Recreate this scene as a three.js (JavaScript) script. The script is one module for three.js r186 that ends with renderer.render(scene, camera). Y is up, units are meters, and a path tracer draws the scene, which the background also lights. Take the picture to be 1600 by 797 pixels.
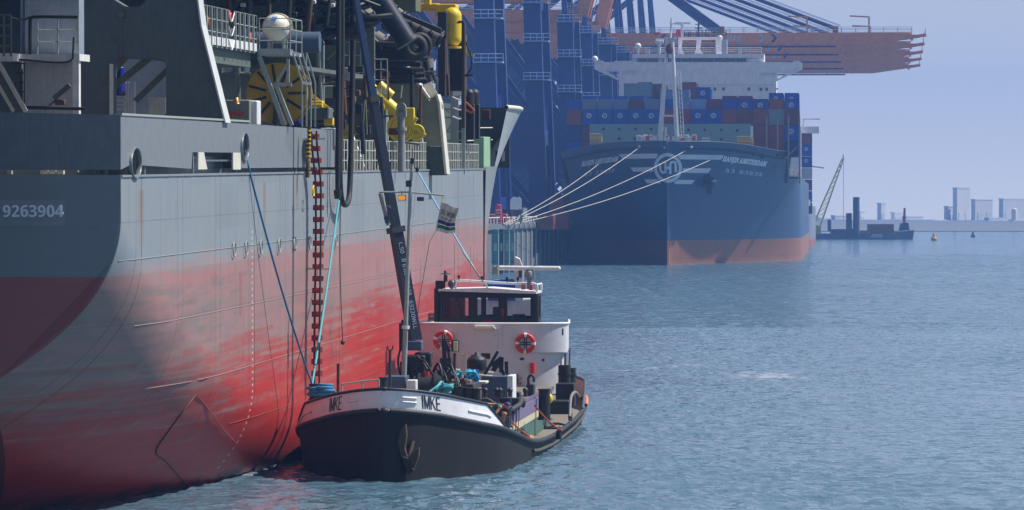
import * as THREE from 'three';
import { mergeGeometries, toCreasedNormals } from 'three/addons/utils/BufferGeometryUtils.js';
import { RoundedBoxGeometry } from 'three/addons/geometries/RoundedBoxGeometry.js';
import { TextGeometry } from 'three/addons/geometries/TextGeometry.js';
import { FontLoader } from 'three/addons/loaders/FontLoader.js';
import { ImprovedNoise } from 'three/addons/math/ImprovedNoise.js';
import { MarchingCubes } from 'three/addons/objects/MarchingCubes.js';

// ------------------------------------------------------------------ camera, sky, sun, haze, exposure
const scene = new THREE.Scene();
const EYE = 8.7, FOCAL = 7000, HORIZON = 328;            // eye height (m); focal length and horizon row of the 1600 x 797 picture
const camera = new THREE.PerspectiveCamera(2 * Math.atan(398.5 / FOCAL) * 180 / Math.PI, 1600 / 797, 5, 9000);
camera.position.set(0, EYE, 0); camera.lookAt(0, EYE, -100);
camera.setViewOffset(1600, 797, 0, 398.5 - HORIZON, 1600, 797);
const renderer = new THREE.WebGLRenderer({ antialias: true });
renderer.toneMapping = THREE.LinearToneMapping; renderer.toneMappingExposure = 1.36;
renderer.shadowMap.enabled = true; renderer.shadowMap.type = THREE.PCFSoftShadowMap;
const SUN = new THREE.Vector3(0.57, 0.81, -0.115).normalize();
{
  const nz = new ImprovedNoise(), sm = (x, y) => nz.noise(x, y, 2.2);
  // hazy maritime sky: pale at the horizon, deeper blue overhead, the same all round
  const w = 256, h = 512, a = new Float32Array(w * h * 4);
  const hor = [0.80, 0.77, 0.74], mid = [0.405, 0.47, 0.58], zen = [0.045, 0.08, 0.17];
  for (let j = 0; j < h; j++) {
    const e = Math.max(0, ((j + 0.5) / h - 0.5) * 180);
    const puff = i => 1 + 0.07 * sm(i / w * 14, e * .5) + 0.03 * sm(i / w * 26 + 5, e * .9);
    const k1 = 1 - Math.exp(-e / 2.3), k2 = 1 - Math.exp(-e / 22);
    for (let i = 0; i < w; i++) for (let c = 0; c < 3; c++) {
      a[(j * w + i) * 4 + c] = (hor[c] * (1 - k1) + (mid[c] * (1 - k2) + zen[c] * k2) * k1) * puff(i); a[(j * w + i) * 4 + 3] = 1;
    }
  }
  const sky = new THREE.DataTexture(a, w, h, THREE.RGBAFormat, THREE.FloatType);
  sky.mapping = THREE.EquirectangularReflectionMapping; sky.magFilter = THREE.LinearFilter; sky.needsUpdate = true;
  scene.background = sky; scene.environment = sky; 
}
const sun = new THREE.DirectionalLight(new THREE.Color(1, 0.95, 0.88), 5);
sun.target.position.set(0, 0, -200); sun.position.copy(SUN).multiplyScalar(600).add(sun.target.position);
sun.castShadow = true; sun.shadow.mapSize.set(4096, 4096);
Object.assign(sun.shadow.camera, { left: -260, right: 260, top: 260, bottom: -260, near: 10, far: 1800 });
scene.add(sun, sun.target);
scene.fog = new THREE.FogExp2(new THREE.Color(0.20, 0.44, 1.0), 0.0003);

// ------------------------------------------------------------------ helpers
let seed = 7;
const rnd = () => { seed |= 0; seed = seed + 0x6D2B79F5 | 0; let t = Math.imul(seed ^ seed >>> 15, 1 | seed); t = t + Math.imul(t ^ t >>> 7, 61 | t) ^ t; return ((t ^ t >>> 14) >>> 0) / 4294967296; };
const rr = (a, b) => a + (b - a) * rnd();
const noise = new ImprovedNoise();
const V = (x, y, z) => new THREE.Vector3(x, y, z);
const clamp = (x, a = 0, b = 1) => Math.min(b, Math.max(a, x));
const sstep = (a, b, x) => { const t = clamp((x - a) / (b - a)); return t * t * (3 - 2 * t); };
const lerp = (a, b, t) => a + (b - a) * t;
function curve(pts) { return x => { if (x <= pts[0][0]) return pts[0][1]; for (let i = 1; i < pts.length; i++) if (x <= pts[i][0]) { const [a, b] = pts[i - 1], [c, d] = pts[i]; return lerp(b, d, (x - a) / (c - a)); } return pts.at(-1)[1]; }; }
const smoothCurve = pts => { const f = curve(pts), r = (pts.at(-1)[0] - pts[0][0]) / 40; return x => (f(x - r) + 2 * f(x) + f(x + r)) / 4; };
const at = (px, py, d) => V((px - 800) * d / FOCAL, EYE - (py - HORIZON) * d / FOCAL, -d);   // the point d metres ahead that the photograph shows at that pixel
// a ship's own axes: x to starboard of the picture (right), y up, z towards the camera
function frame(origin, yaw, pitch = 0) {
  const e = new THREE.Euler(pitch, yaw, 0, 'YXZ'), q = new THREE.Quaternion().setFromEuler(e);
  const m = new THREE.Matrix4().compose(origin, q, V(1, 1, 1)), inv = m.clone().invert(), eye = V(0, EYE, 0).applyMatrix4(inv);
  const dir = (px, py) => at(px, py, 100).applyMatrix4(inv).sub(eye);
  return {
    m, inv, q, origin,
    at: (px, py, d) => at(px, py, d).applyMatrix4(inv),
    onX: (px, py, x) => { const r = dir(px, py); return eye.clone().addScaledVector(r, (x - eye.x) / r.x); },
    onZ: (px, py, z) => { const r = dir(px, py); return eye.clone().addScaledVector(r, (z - eye.z) / r.z); },
    onY: (px, py, y) => { const r = dir(px, py); return eye.clone().addScaledVector(r, (y - eye.y) / r.y); },
    w: (x, y, z) => (x.isVector3 ? x.clone() : V(x, y, z)).applyMatrix4(m),
  };
}
const clean = g => { let n = g.index ? g.toNonIndexed() : g; const o = new THREE.BufferGeometry(); const c = n.attributes.position.count;
  if (!n.attributes.normal) n.computeVertexNormals();
  o.setAttribute('position', n.attributes.position); o.setAttribute('normal', n.attributes.normal);
  o.setAttribute('uv', n.attributes.uv || new THREE.BufferAttribute(new Float32Array(c * 2), 2)); return o; };
const merge = list => { const l = list.flat(Infinity).filter(Boolean).map(clean); return l.length === 1 ? l[0] : mergeGeometries(l); };
const box = (w, h, d, x = 0, y = 0, z = 0, rx = 0, ry = 0, rz = 0) => { const g = new THREE.BoxGeometry(w, h, d); if (rx) g.rotateX(rx); if (ry) g.rotateY(ry); if (rz) g.rotateZ(rz); return g.translate(x, y, z); };
const rbox = (w, h, d, x = 0, y = 0, z = 0, r = 0.04) => new RoundedBoxGeometry(w, h, d, 2, Math.min(r, w / 2.1, h / 2.1, d / 2.1)).translate(x, y, z);
const span = (x0, x1, y0, y1, z0, z1) => box(Math.abs(x1 - x0), Math.abs(y1 - y0), Math.abs(z1 - z0), (x0 + x1) / 2, (y0 + y1) / 2, (z0 + z1) / 2);
function aim(g, p, q) {                                   // g along +y from 0 to 1 stretched between p and q
  const d = q.clone().sub(p), l = d.length(); const y = d.divideScalar(l), steep = Math.abs(y.y) > 0.6;                 // steep: width along x, height along z; else width level, height up
  let x, z; if (steep) { z = V(1, 0, 0).cross(y).normalize(); x = V(0, 0, 0).crossVectors(y, z); } else { x = V(0, 1, 0).cross(y).normalize(); z = V(0, 0, 0).crossVectors(x, y); }
  return g.scale(1, l, 1).applyMatrix4(new THREE.Matrix4().makeBasis(x, y, z)).translate(p.x, p.y, p.z);
}
const beam = (p, q, w, h = w) => aim(new THREE.BoxGeometry(w, 1, h).translate(0, 0.5, 0), p, q);
const rod = (p, q, r, r2 = r, n = 8) => aim(new THREE.CylinderGeometry(r2, r, 1, n).translate(0, 0.5, 0), p, q);
const tube = (pts, r, n = 8, seg = pts.length * 6) => new THREE.TubeGeometry(new THREE.CatmullRomCurve3(pts), seg, r, n);
const cyl = (r, h, x, y, z, n = 16, r2 = r) => new THREE.CylinderGeometry(r2, r, h, n).translate(x, y + h / 2, z);
const ball = (r, x, y, z, sx = 1, sy = 1, sz = 1, n = 14) => new THREE.SphereGeometry(r, n, Math.ceil(n * 0.7)).scale(sx, sy, sz).translate(x, y, z);
const ring = (R, r, x, y, z, axis = 'z', n = 24) => { const g = new THREE.TorusGeometry(R, r, 8, n); if (axis === 'y') g.rotateX(Math.PI / 2); if (axis === 'x') g.rotateY(Math.PI / 2); return g.translate(x, y, z); };
const lathe = (pts, n = 20) => new THREE.LatheGeometry(pts.map(p => new THREE.Vector2(...p)), n);
function plate(pts, t, holes = [], bevel = 0) {           // outline in x,y with thickness t along z, centred
  const s = new THREE.Shape(pts.map(p => new THREE.Vector2(p.x ?? p[0], p.y ?? p[1])));
  for (const h of holes) s.holes.push(h.isPath || h.getPoints ? h : new THREE.Path(h.map(p => new THREE.Vector2(p.x ?? p[0], p.y ?? p[1]))));
  return new THREE.ExtrudeGeometry(s, { depth: t, bevelEnabled: bevel > 0, bevelSize: bevel, bevelThickness: bevel, bevelSegments: 1, curveSegments: 14 }).translate(0, 0, -t / 2);
}
function roundHole(x0, y0, x1, y1, r) { const p = new THREE.Path(); p.moveTo(x0 + r, y0); p.lineTo(x1 - r, y0); p.absarc(x1 - r, y0 + r, r, -Math.PI / 2, 0); p.lineTo(x1, y1 - r); p.absarc(x1 - r, y1 - r, r, 0, Math.PI / 2); p.lineTo(x0 + r, y1); p.absarc(x0 + r, y1 - r, r, Math.PI / 2, Math.PI); p.lineTo(x0, y0 + r); p.absarc(x0 + r, y0 + r, r, Math.PI, 1.5 * Math.PI); return p; }
function sheet(nu, nv, f, uv = (i, j) => [i / nu, j / nv]) {   // grid surface f(i, j) -> [x, y, z]
  const p = [], t = [], ix = [];
  for (let j = 0; j <= nv; j++) for (let i = 0; i <= nu; i++) { const a = f(i, j); p.push(a[0], a[1], a[2]); t.push(...uv(i, j, a)); }
  for (let j = 0; j < nv; j++) for (let i = 0; i < nu; i++) { const a = j * (nu + 1) + i, b = a + 1, c = a + nu + 1, d = c + 1; ix.push(a, b, d, a, d, c); }
  const g = new THREE.BufferGeometry(); g.setAttribute('position', new THREE.Float32BufferAttribute(p, 3)); g.setAttribute('uv', new THREE.Float32BufferAttribute(t, 2)); g.setIndex(ix); g.computeVertexNormals(); return g;
}
// pipe work
const rail = (pts, h, rows, r = 0.022, step = 1.2, closed = false) => {   // guard rail along points at deck level
  const out = [];
  for (let i = 0; i < pts.length - 1; i++) {
    const a = pts[i], b = pts[i + 1], n = Math.max(1, Math.round(a.distanceTo(b) / step));
    for (let k = 0; k <= n; k++) { if (k === n && i < pts.length - 2) continue; const p = a.clone().lerp(b, k / n); out.push(rod(p, p.clone().add(V(0, h, 0)), r * 1.15, r * 1.15, 6)); }
    for (let k = 1; k <= rows; k++) out.push(rod(a.clone().add(V(0, h * k / rows, 0)), b.clone().add(V(0, h * k / rows, 0)), r, r, 6));
  }
  return out;
};
const ladder = (p, q, w, n, r = 0.02, side = V(1, 0, 0)) => { const o = side.clone().multiplyScalar(w / 2), out = [rod(p.clone().sub(o), q.clone().sub(o), r), rod(p.clone().add(o), q.clone().add(o), r)]; for (let k = 0; k < n; k++) { const c = p.clone().lerp(q, (k + 0.5) / n); out.push(rod(c.clone().sub(o), c.clone().add(o), r * 0.8, r * 0.8, 5)); } return out; };
// sagging rope between two points
const rope = (p, q, r, sag, n = 6, k = 24) => { const pts = []; for (let i = 0; i <= k; i++) { const t = i / k; pts.push(p.clone().lerp(q, t).add(V(0, -sag * 4 * t * (1 - t), 0))); } return new THREE.TubeGeometry(new THREE.CatmullRomCurve3(pts), k, r, n); };

const names = new Map();
const numbered = n => { const k = names.get(n) || 0; names.set(n, k + 1); return k ? n + '_' + String(k).padStart(3, '0') : n; };
const tag = (o, label, category, group) => { o.userData.label = label; o.userData.category = category; if (group) o.userData.group = group; return o; };
function boxUV(g, size) {
  const p = g.attributes.position, n = g.attributes.normal, t = g.attributes.uv;
  for (let i = 0; i < p.count; i++) { const ax = Math.abs(n.getX(i)), ay = Math.abs(n.getY(i)), az = Math.abs(n.getZ(i));
    const [u, v] = ay > ax && ay > az ? [p.getX(i), p.getZ(i)] : ax > az ? [p.getZ(i), p.getY(i)] : [p.getX(i), p.getY(i)]; t.setXY(i, u / size, v / size); }
  return g;
}
const SINGLE = new Set('stern_bulwark port_flap walkway_leg cross_tie step_block stern_bitts corner_post stringer edge_flange diagonal_brace pipe_stack pipe_saddle grey_column cable_pipe roller_guide yellow_gear machinery_pipe hull_recess tilting_jib rubbing_strake lower_strake coaming_cap mooring_post bollard antenna vent_knob deck_pipe hydraulic_ram hose_bundle notice wall_pipe console side_window_glass door_opening upright crossbar brace arm bow_screen platform_strut ladder_bar leg portal_beam bogie sill_beam cross_beam top_beam girder apex_leg stay draught_marks satellite_dome mast_house wing_awning bridge_deck deck_gear cabin corner_gusset davit boom_girder stay_lug welded_bar yard pole bow_post crossbar halyard cap_plate rail_knee grab lashing_frame hook_block boom_tie spud_pole cradle tank'.split(' '));
function part(name, geo, m, parent) {
  if (SINGLE.has(name) && Array.isArray(geo) && geo.length > 1) { let last; for (const g of geo.flat(Infinity)) last = part(name, g, m, parent); return last; }
  const g = Array.isArray(geo) ? merge(geo) : geo; if (m.userData.tile) { if (!g.attributes.normal) g.computeVertexNormals(); if (g.index || !g.attributes.uv) { const c = clean(g); boxUV(c, m.userData.tile); return put(name, c, m, parent); } boxUV(g, m.userData.tile); }
  return put(name, g, m, parent);
}
function put(name, g, m, parent) { const o = new THREE.Mesh(g, m); o.name = name; o.castShadow = o.receiveShadow = true; parent.add(o); return o; }
function thing(name, label, category, pos = V(0, 0, 0), q = null, group) { const o = new THREE.Group(); o.name = numbered(name); o.position.copy(pos); if (q) o.quaternion.copy(q); scene.add(o); return tag(o, label, category, group); }
function lone(name, label, category, geo, m, group) { const o = part(numbered(name), geo, m, scene); return tag(o, label, category, group); }   // a thing that is one mesh
function inFrame(F, name, label, category, group) { const o = thing(name, label, category, F.origin, F.q, group); return o; }
const struct = (name, geo, m) => { const o = part(numbered(name), geo, m, scene); o.userData.kind = 'structure'; return o; };
const ordinal = ['first', 'second', 'third', 'fourth', 'fifth', 'sixth', 'seventh', 'eighth', 'ninth', 'tenth', 'eleventh', 'twelfth', 'thirteenth', 'fourteenth', 'fifteenth', 'sixteenth'];

// ------------------------------------------------------------------ textures and materials
function canvasTex(w, h, draw, srgb = true) { const c = document.createElement('canvas'); c.width = w; c.height = h; draw(c.getContext('2d'), w, h); const t = new THREE.CanvasTexture(c); if (srgb) t.colorSpace = THREE.SRGBColorSpace; t.magFilter = THREE.LinearFilter; return t; }
function noiseTex(w, h, f) { const a = new Uint8Array(w * h * 4); for (let j = 0; j < h; j++) for (let i = 0; i < w; i++) { const v = clamp(f(i / w, j / h)) * 255; a.set([v, v, v, 255], (j * w + i) * 4); } const t = new THREE.DataTexture(a, w, h); t.wrapS = t.wrapT = THREE.RepeatWrapping; t.magFilter = THREE.LinearFilter; t.needsUpdate = true; return t; }
const per = (x, y, s, z) => { // tileable noise
  const a = noise.noise(x * s, y * s, z), b = noise.noise((x - 1) * s, y * s, z), c = noise.noise(x * s, (y - 1) * s, z), d = noise.noise((x - 1) * s, (y - 1) * s, z);
  return (a * (1 - x) + b * x) * (1 - y) + (c * (1 - x) + d * x) * y; };
const wearTex = noiseTex(256, 256, (x, y) => { const st = per(x, y * 0.999, 60, 3.3) * 0.0 + noise.noise(x * 64, y * 5, 1.7) * 0.12 * (1 - Math.pow(2 * y - 1, 8)); return 0.9 + st + per(x, y, 7, 2.1) * 0.16 + per(x, y, 23, 5.1) * 0.12; });
const gritTex = noiseTex(256, 256, (x, y) => 0.85 + per(x, y, 12, 9.1) * 0.22 + per(x, y, 50, 4.4) * 0.2 + rr(-0.05, 0.05));
const linearHex = h => new THREE.Color(h);
function mat(c, rough = 0.6, o = {}) {
  const color = Array.isArray(c) ? new THREE.Color().setRGB(...c) : linearHex(c);
  const m = new THREE.MeshStandardMaterial({ color, roughness: rough, metalness: o.metal || 0, side: o.side || THREE.FrontSide });
  if (o.wear !== 0) { m.map = o.grit ? gritTex : wearTex; m.userData.tile = o.wear || 3; }
  if (o.emissive) { m.emissive = linearHex(o.emissive); m.emissiveIntensity = o.glow || 1; }
  return m;
}
const M = {
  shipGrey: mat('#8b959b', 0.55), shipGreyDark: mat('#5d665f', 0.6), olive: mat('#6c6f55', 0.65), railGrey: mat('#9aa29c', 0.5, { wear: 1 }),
  white: mat('#dfe1e2', 0.5), whiteClean: mat('#e9eaea', 0.4, { wear: 6 }), creamWhite: mat('#d5d2c4', 0.5), black: mat([0.012, 0.012, 0.014], 0.55), rubber: mat([0.014, 0.014, 0.016], 0.7),
  darkSteel: mat([0.03, 0.032, 0.036], 0.5), navy: mat([0.02, 0.03, 0.06], 0.45), steelBlue: mat('#46586f', 0.55), yellow: mat('#e2c000', 0.5), amber: mat('#e09a10', 0.35, { wear: 0 }), rust: mat('#6b3d28', 0.85), brown: mat('#5a463a', 0.8),
  orangeRope: mat('#c96a3a', 0.8, { wear: 0 }), blueRope: mat('#2d6f9a', 0.8, { wear: 0 }), tealRope: mat('#4a9ba4', 0.8, { wear: 0 }), paleRope: mat('#7fb4cf', 0.7, { wear: 0 }), darkRope: mat('#3c3836', 0.9, { wear: 0 }), redPlastic: mat('#c8281e', 0.45, { wear: 0 }),
  blueDrum: mat('#16208c', 0.4, { wear: 0 }), deckGrey: mat('#6f6a62', 0.85, { grit: 1 }), deckGreen: mat('#4a5750', 0.8, { grit: 1 }), hose: mat('#6d6a66', 0.75), chrome: mat('#b9bec2', 0.3, { metal: 0.6 }),
};
function wornPaint(base, seedTint, o = {}) {     // paint with scuffs, chips and rust weeps of their own outline
  const tex = canvasTex(1024, 512, (g, W, H) => { g.fillStyle = base; g.fillRect(0, 0, W, H);
    for (let k = 0; k < 260; k++) { g.fillStyle = `rgba(${seedTint},${rr(.02, .09)})`; g.fillRect(rr(0, W), rr(0, H), rr(4, 90), rr(2, 34)); }
    for (let k = 0; k < (o.rust ?? 34); k++) { const x = rr(0, W), y = rr(0, H * .9), l = rr(10, 110), w = rr(1, 3.5); for (let i = 0; i < 5; i++) { g.fillStyle = `rgba(${rnd() < .5 ? '128,72,40' : '104,66,46'},${rr(.06, .22)})`; g.fillRect(x + rr(-1, 1), y, w * rr(.4, 1), l * rr(.3, 1)); } g.fillStyle = 'rgba(84,46,28,.5)'; g.fillRect(x, y, w * 1.3, w * 1.2); }
    for (let k = 0; k < (o.chips ?? 120); k++) { g.fillStyle = `rgba(${o.chip || '70,64,60'},${rr(.12, .5)})`; g.fillRect(rr(0, W), rr(0, H), rr(1, 6), rr(1, 4)); } });
  tex.wrapS = tex.wrapT = THREE.RepeatWrapping; const m = new THREE.MeshStandardMaterial({ map: tex, roughness: o.rough ?? .5, side: THREE.DoubleSide }); m.userData.tile = o.tile || 6; return m; }
const glassPane = new THREE.MeshPhysicalMaterial({ color: new THREE.Color(0.82, 0.86, 0.88), roughness: 0.03, transmission: 1, thickness: 0, ior: 1.5 });
const darkGlass = mat([0.02, 0.03, 0.045], 0.08, { wear: 0 });
const font = await new FontLoader().loadAsync('fonts/droid/droid_sans_regular.typeface.json');
const fontBold = await new FontLoader().loadAsync('fonts/droid/droid_sans_bold.typeface.json');
const letters = (s, size, depth, f = font) => { const g = new TextGeometry(s, { font: f, size, depth, curveSegments: 3 }); g.computeBoundingBox(); const b = g.boundingBox; return g.translate(-(b.min.x + b.max.x) / 2, -(b.min.y + b.max.y) / 2, 0); };

// ------------------------------------------------------------------ the dredger alongside, stern towards us
const D = frame(V(-10.28, 0, -118), -0.0945, 0.0111);     // origin: the stern corner at water level; z = -s, s metres forward
const dredger = inFrame(D, 'dredging_ship', 'huge grey and red ship at the left with its stern and long side in view', 'ship');
const DECK = 9.62, RAILTOP = 11.2;
{
  const S = M.shipGrey;
  // side plating: offset inwards w at (s forward, v up)
  const turn = s => 8.5 * Math.exp(-s / 21);
  const bowK = curve([[-1, 0.03], [3, 0.019], [7, 0.0135], [9.6, 0.0085], [12.4, 0.0052]]);
  const flare = curve([[-1, 0], [6, 0], [9.6, 0.55], [12.6, 1.75]]);
  const sideW = (s, v) => {
    let w = 0; const d = turn(s) - v; if (d > 0) w -= 0.155 * Math.pow(d, 2.1);
    const b = s - 94.6; if (b > 0) w += flare(v) * (1 - Math.exp(-b / 6)) - bowK(v) * b * b;
    // shallow dents between frames and a couple of real knocks
    w += 0.012 * Math.sin(s * 2.6 + v * 0.3) * noise.noise(s * 0.21, v * 0.4, 1) - 0.10 * Math.exp(-(((s - 9.5) / 1.2) ** 2) - (((v - 4.6) / 0.7) ** 2)) - 0.07 * Math.exp(-(((s - 14) / 0.8) ** 2) - (((v - 3.4) / 1.2) ** 2));
    return w;
  };
  const vBottom = s => { const c = 4.0 - 0.42 * s; return Math.max(c, -2.2); };
  const hullTex = canvasTex(2048, 1024, (g, W, H) => {
    const X = s => (s + 2) / 132 * W, Y = v => H - (v + 3) / 16 * H;
    const rect = (s0, s1, v0, v1, c) => { g.fillStyle = c; g.fillRect(X(s0), Y(v1), X(s1) - X(s0), Y(v0) - Y(v1)); };
    rect(-2, 130, -3, 13, '#959fa5');
    for (let s = -2; s < 130; s += 4.4) for (let v = 6.6; v < 13; v += 1.35) rect(s, s + 4.4, v, v + 1.35, `rgba(${rnd() < .5 ? '120,132,140' : '172,180,184'},${rr(0, .16)})`);
    // bottom paint: a faded band above, fresh red below
    rect(-2, 130, -3, 6.93, '#b98581');
    for (let k = 0; k < 900; k++) { const s = rr(-2, 130), up = rnd() < .5, v = 6.93 + (up ? 1 : -1) * .5 * rnd() * rnd(); rect(s, s + rr(.5, 6), v, v + rr(.02, .09), up ? `rgba(190,146,142,${rr(.1, .4)})` : `rgba(150,150,150,${rr(.08, .3)})`); }
    for (let k = 0; k < 420; k++) { const s = rr(-2, 130), v = rr(2.6, 6.9), c = rnd(); rect(s, s + rr(.6, 9), v, v + rr(.05, .5), `rgba(${c < .4 ? '150,140,136' : c < .75 ? '196,132,128' : '176,100,96'},${rr(.05, .22)})`); }
    for (let k = 0; k < 60; k++) { const s = rr(-2, 60), v = rr(3.4, 5.8); rect(s, s + rr(2, 8), v, v + rr(.3, 1.2), `rgba(142,132,126,${rr(.05, .16)})`); }
    for (let k = 0; k < 7500; k++) { const s = rr(-6, 130), v = -1 + 6.4 * Math.pow(rnd(), 0.75), edge = 3.3 + 0.7 * noise.noise(s * .09, 3, 1) + .04 * (s - 40) * .3, q = sstep(edge + 1.7, edge - .4, v); if (rnd() > q) continue; rect(s, s + rr(.8, 9), v, v + rr(.04, .22), `rgba(${rnd() < .7 ? '204,34,24' : rnd() < .6 ? '190,32,26' : '214,62,46'},${rr(.1, .34)})`); }
    rect(-2, 130, -3, 2.2, 'rgba(204,34,24,.6)');
    for (let k = 0; k < 200; k++) { const s = rr(-2, 130), v = rr(-1, 2.4); rect(s, s + rr(.5, 5), v, v + rr(.05, .3), `rgba(${rnd() < .5 ? '150,30,26' : '222,84,66'},${rr(.06, .25)})`); }
    for (let k = 0; k < 420; k++) { const s = rr(-2, 42), v = rr(3.0, 6.3); rect(s, s + rr(.6, 5), v, v + rr(.04, .3), `rgba(138,130,124,${rr(.04, .14)})`); }
    for (let k = 0; k < 1700; k++) { const s = -2 + 30 * Math.pow(rnd(), 1.5), v = rr(2.6, 6.5); if (rnd() < sstep(12, 28, s)) continue; rect(s, s + rr(.3, 2.6), v, v + rr(.03, .22), `rgba(${rnd() < .55 ? '132,130,122' : rnd() < .6 ? '112,108,100' : '150,140,134'},${rr(.05, .19)})`); }
    // vertical run marks
    for (let k = 0; k < 900; k++) { const s = rr(-2, 130), v = rr(0, 12.5), l = rr(.4, 3.5), c = rnd(); rect(s, s + rr(.05, .3), v - l, v, `rgba(${c < .5 ? '90,84,82' : c < .8 ? '200,202,204' : '150,96,80'},${rr(.03, .12)})`); }
    for (const [s0, v0] of [[3.0, 9.2], [25.2, 9.3], [32.5, 9.6], [41.5, 9.4]]) for (let k = 0; k < 9; k++) rect(s0 + rr(-.4, .4), s0 + rr(0, .5), v0 - rr(.6, 2.6), v0, 'rgba(150,104,70,.12)');
    for (let k = 0; k < 46; k++) { const s = rr(33, 37.5), v = rr(2.2, 3.6); rect(s, s + rr(.05, .16), v - rr(.1, .8), v, `rgba(${rnd() < .6 ? '150,100,50' : '90,60,40'},.4)`); }
    for (let k = 0; k < 60; k++) { const s = rr(39, 46), v = rr(2.4, 4.2); rect(s, s + rr(.05, .2), v - rr(.1, .9), v, `rgba(${rnd() < .6 ? '150,104,60' : '110,70,50'},.35)`); }
    for (const [s, v, l, h] of [[20, 5.2, .5, 1.4], [54, 5.7, .5, .6], [37, 4.2, 1.2, 1.0], [62, 4.6, .8, 1.6]]) rect(s, s + l, v, v + h, 'rgba(190,62,60,.35)');
    // plate seams and the darker wet fringe with weed
    for (let s = 2.2; s < 95; s += 6.6) rect(s, s + .05, 1, 11, 'rgba(60,58,58,.5)');
    for (const v of [8.35, 5.55, 3.0]) rect(-2, 94, v, v + .02, 'rgba(70,70,72,.35)');
    for (let k = 0; k < 700; k++) { const s = rr(-2, 130); rect(s, s + rr(.3, 1.4), -3, -.011 * s + rr(.05, .5), 'rgba(52,26,22,.13)'); }
    // draught figures at two places and the load marks
    g.fillStyle = 'rgba(232,232,230,.85)';
    for (let v = .4; v < 7.9; v += .2) { g.fillRect(X(22.6), Y(v), 3, 5); if (v > 3) { g.fillRect(X(66), Y(v), 3, 3); if (v > 5) g.fillRect(X(68), Y(v), 2, 3); } }
  });
  hullTex.wrapS = hullTex.wrapT = THREE.ClampToEdgeWrapping;
  const hullMat = new THREE.MeshStandardMaterial({ map: hullTex, roughness: 0.52, color: new THREE.Color(.67, .67, .68) }); hullMat.bumpMap = wearTex; hullMat.bumpScale = 0.004;
  hullMat.bumpMap = null;
  const uvHull = (s, v) => [(s + 2) / 132, (v + 3) / 16];
  const NS = 190, NV = 60;
  const sAt = i => i / NS * 94.6;
  part('hull_side', sheet(NS, NV, (i, j) => { const s = sAt(i), v = lerp(vBottom(s), DECK, Math.pow(j / NV, 0.8)); return [sideW(s, v), v, -s]; }, (i, j, a) => uvHull(-a[2], a[1])), hullMat, dredger);
  part('bow_side', sheet(60, 50, (i, j) => { const s = 95.3 + i / 60 * 30, v = lerp(-2.2, 9.7, j / 50); return [sideW(s, v), v, -s]; }, (i, j, a) => uvHull(-a[2], a[1])), hullMat, dredger);
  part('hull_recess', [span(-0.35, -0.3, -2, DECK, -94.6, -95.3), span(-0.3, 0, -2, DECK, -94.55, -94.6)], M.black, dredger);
  // raised bow bulwark with its flare and white rim
  const bulw = (t0, t1) => sheet(44, 14, (i, j) => { const s = 98.6 + i / 44 * 24, v = lerp(9.7, 12.55, j / 14); return [sideW(s, v) + t0, v, -s]; }, (i, j, a) => uvHull(-a[2], a[1]));
  const bowMat = mat('#a9b1b6', 0.5, { side: THREE.DoubleSide });
  const bb = part('bow_bulwark', bulw(0), bowMat, dredger);
  part('rim', tube(Array.from({ length: 18 }, (_, i) => { const s = 98.6 + i / 17 * 24; return V(sideW(s, 12.55) - 0.05, 12.55, -s); }), 0.12, 6), M.creamWhite, bb);
  part('fairlead_hole', span(sideW(104, 10.2) - .2, sideW(104, 10.2) + .1, 9.95, 10.45, -103.2, -105), M.black, bb);
  part('bow_screen', [span(-3.6, -3.4, DECK, 12.9, -90, -116), span(-3.4, -0.4, DECK, 12.7, -112, -112.2)], M.deckGreen, dredger);
  part('locker', rbox(.5, 1.5, 3.4, -0.3, DECK + .75, -97.2), mat('#8fb594', 0.6), dredger);

  // transom: its lower edge follows the side's curve at s = 0, in grey and red paint like the side
  const edge = []; for (let v = DECK; v >= 4.0; v -= 0.2) edge.push([sideW(0, v), v]);
  const xb = edge.at(-1)[0];
  const outline = [...edge, [-8, 3.6], [-17.5, 3.6], ...edge.slice().reverse().map(([x, y]) => [-21 - x, y])];
  const sternPaint = canvasTex(1024, 512, (g, W, H) => {
    g.fillStyle = '#959fa5'; g.fillRect(0, 0, W, H); const Y = v => H - (v - 3) / 9 * H;
    g.fillStyle = '#b9706c'; g.fillRect(0, Y(6.93), W, H);
    for (let k = 0; k < 260; k++) { g.fillStyle = `rgba(${rnd() < .5 ? '170,176,180' : '100,104,106'},${rr(.03, .12)})`; g.fillRect(rr(0, W), rr(0, H), rr(2, 60), rr(1, 16)); }
    g.fillStyle = '#a5aeb4'; g.fillRect(W * (1 - 8.2 / 22), Y(8.95), W * 6.72 / 22, Y(8.28) - Y(8.95));
  });
  const tg = plate(outline, 0.06).translate(0, 0, 0.02); { const p = tg.attributes.position, t = tg.attributes.uv; for (let i = 0; i < p.count; i++) t.setXY(i, (p.getX(i) + 22) / 22, (p.getY(i) - 3) / 9); }
  { const p = tg.attributes.position; for (let i = 0; i < p.count; i++) { const x = clamp(-p.getX(i) / 1.2), y = p.getY(i); p.setZ(i, p.getZ(i) + x * .09 * (y - 4)); } tg.computeVertexNormals(); }
  const transom = put('transom', tg, new THREE.MeshStandardMaterial({ map: sternPaint, roughness: 0.6, color: new THREE.Color(.67, .67, .68) }), dredger);
  const imo = part('hull_number', letters('IMO 9263904', 0.31, 0.03, fontBold).scale(.985, 1, 1).rotateX(.09).translate(-2.736, 8.68, 0.50), mat('#dfe6f2', 0.5, { wear: 0 }), transom);
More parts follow.
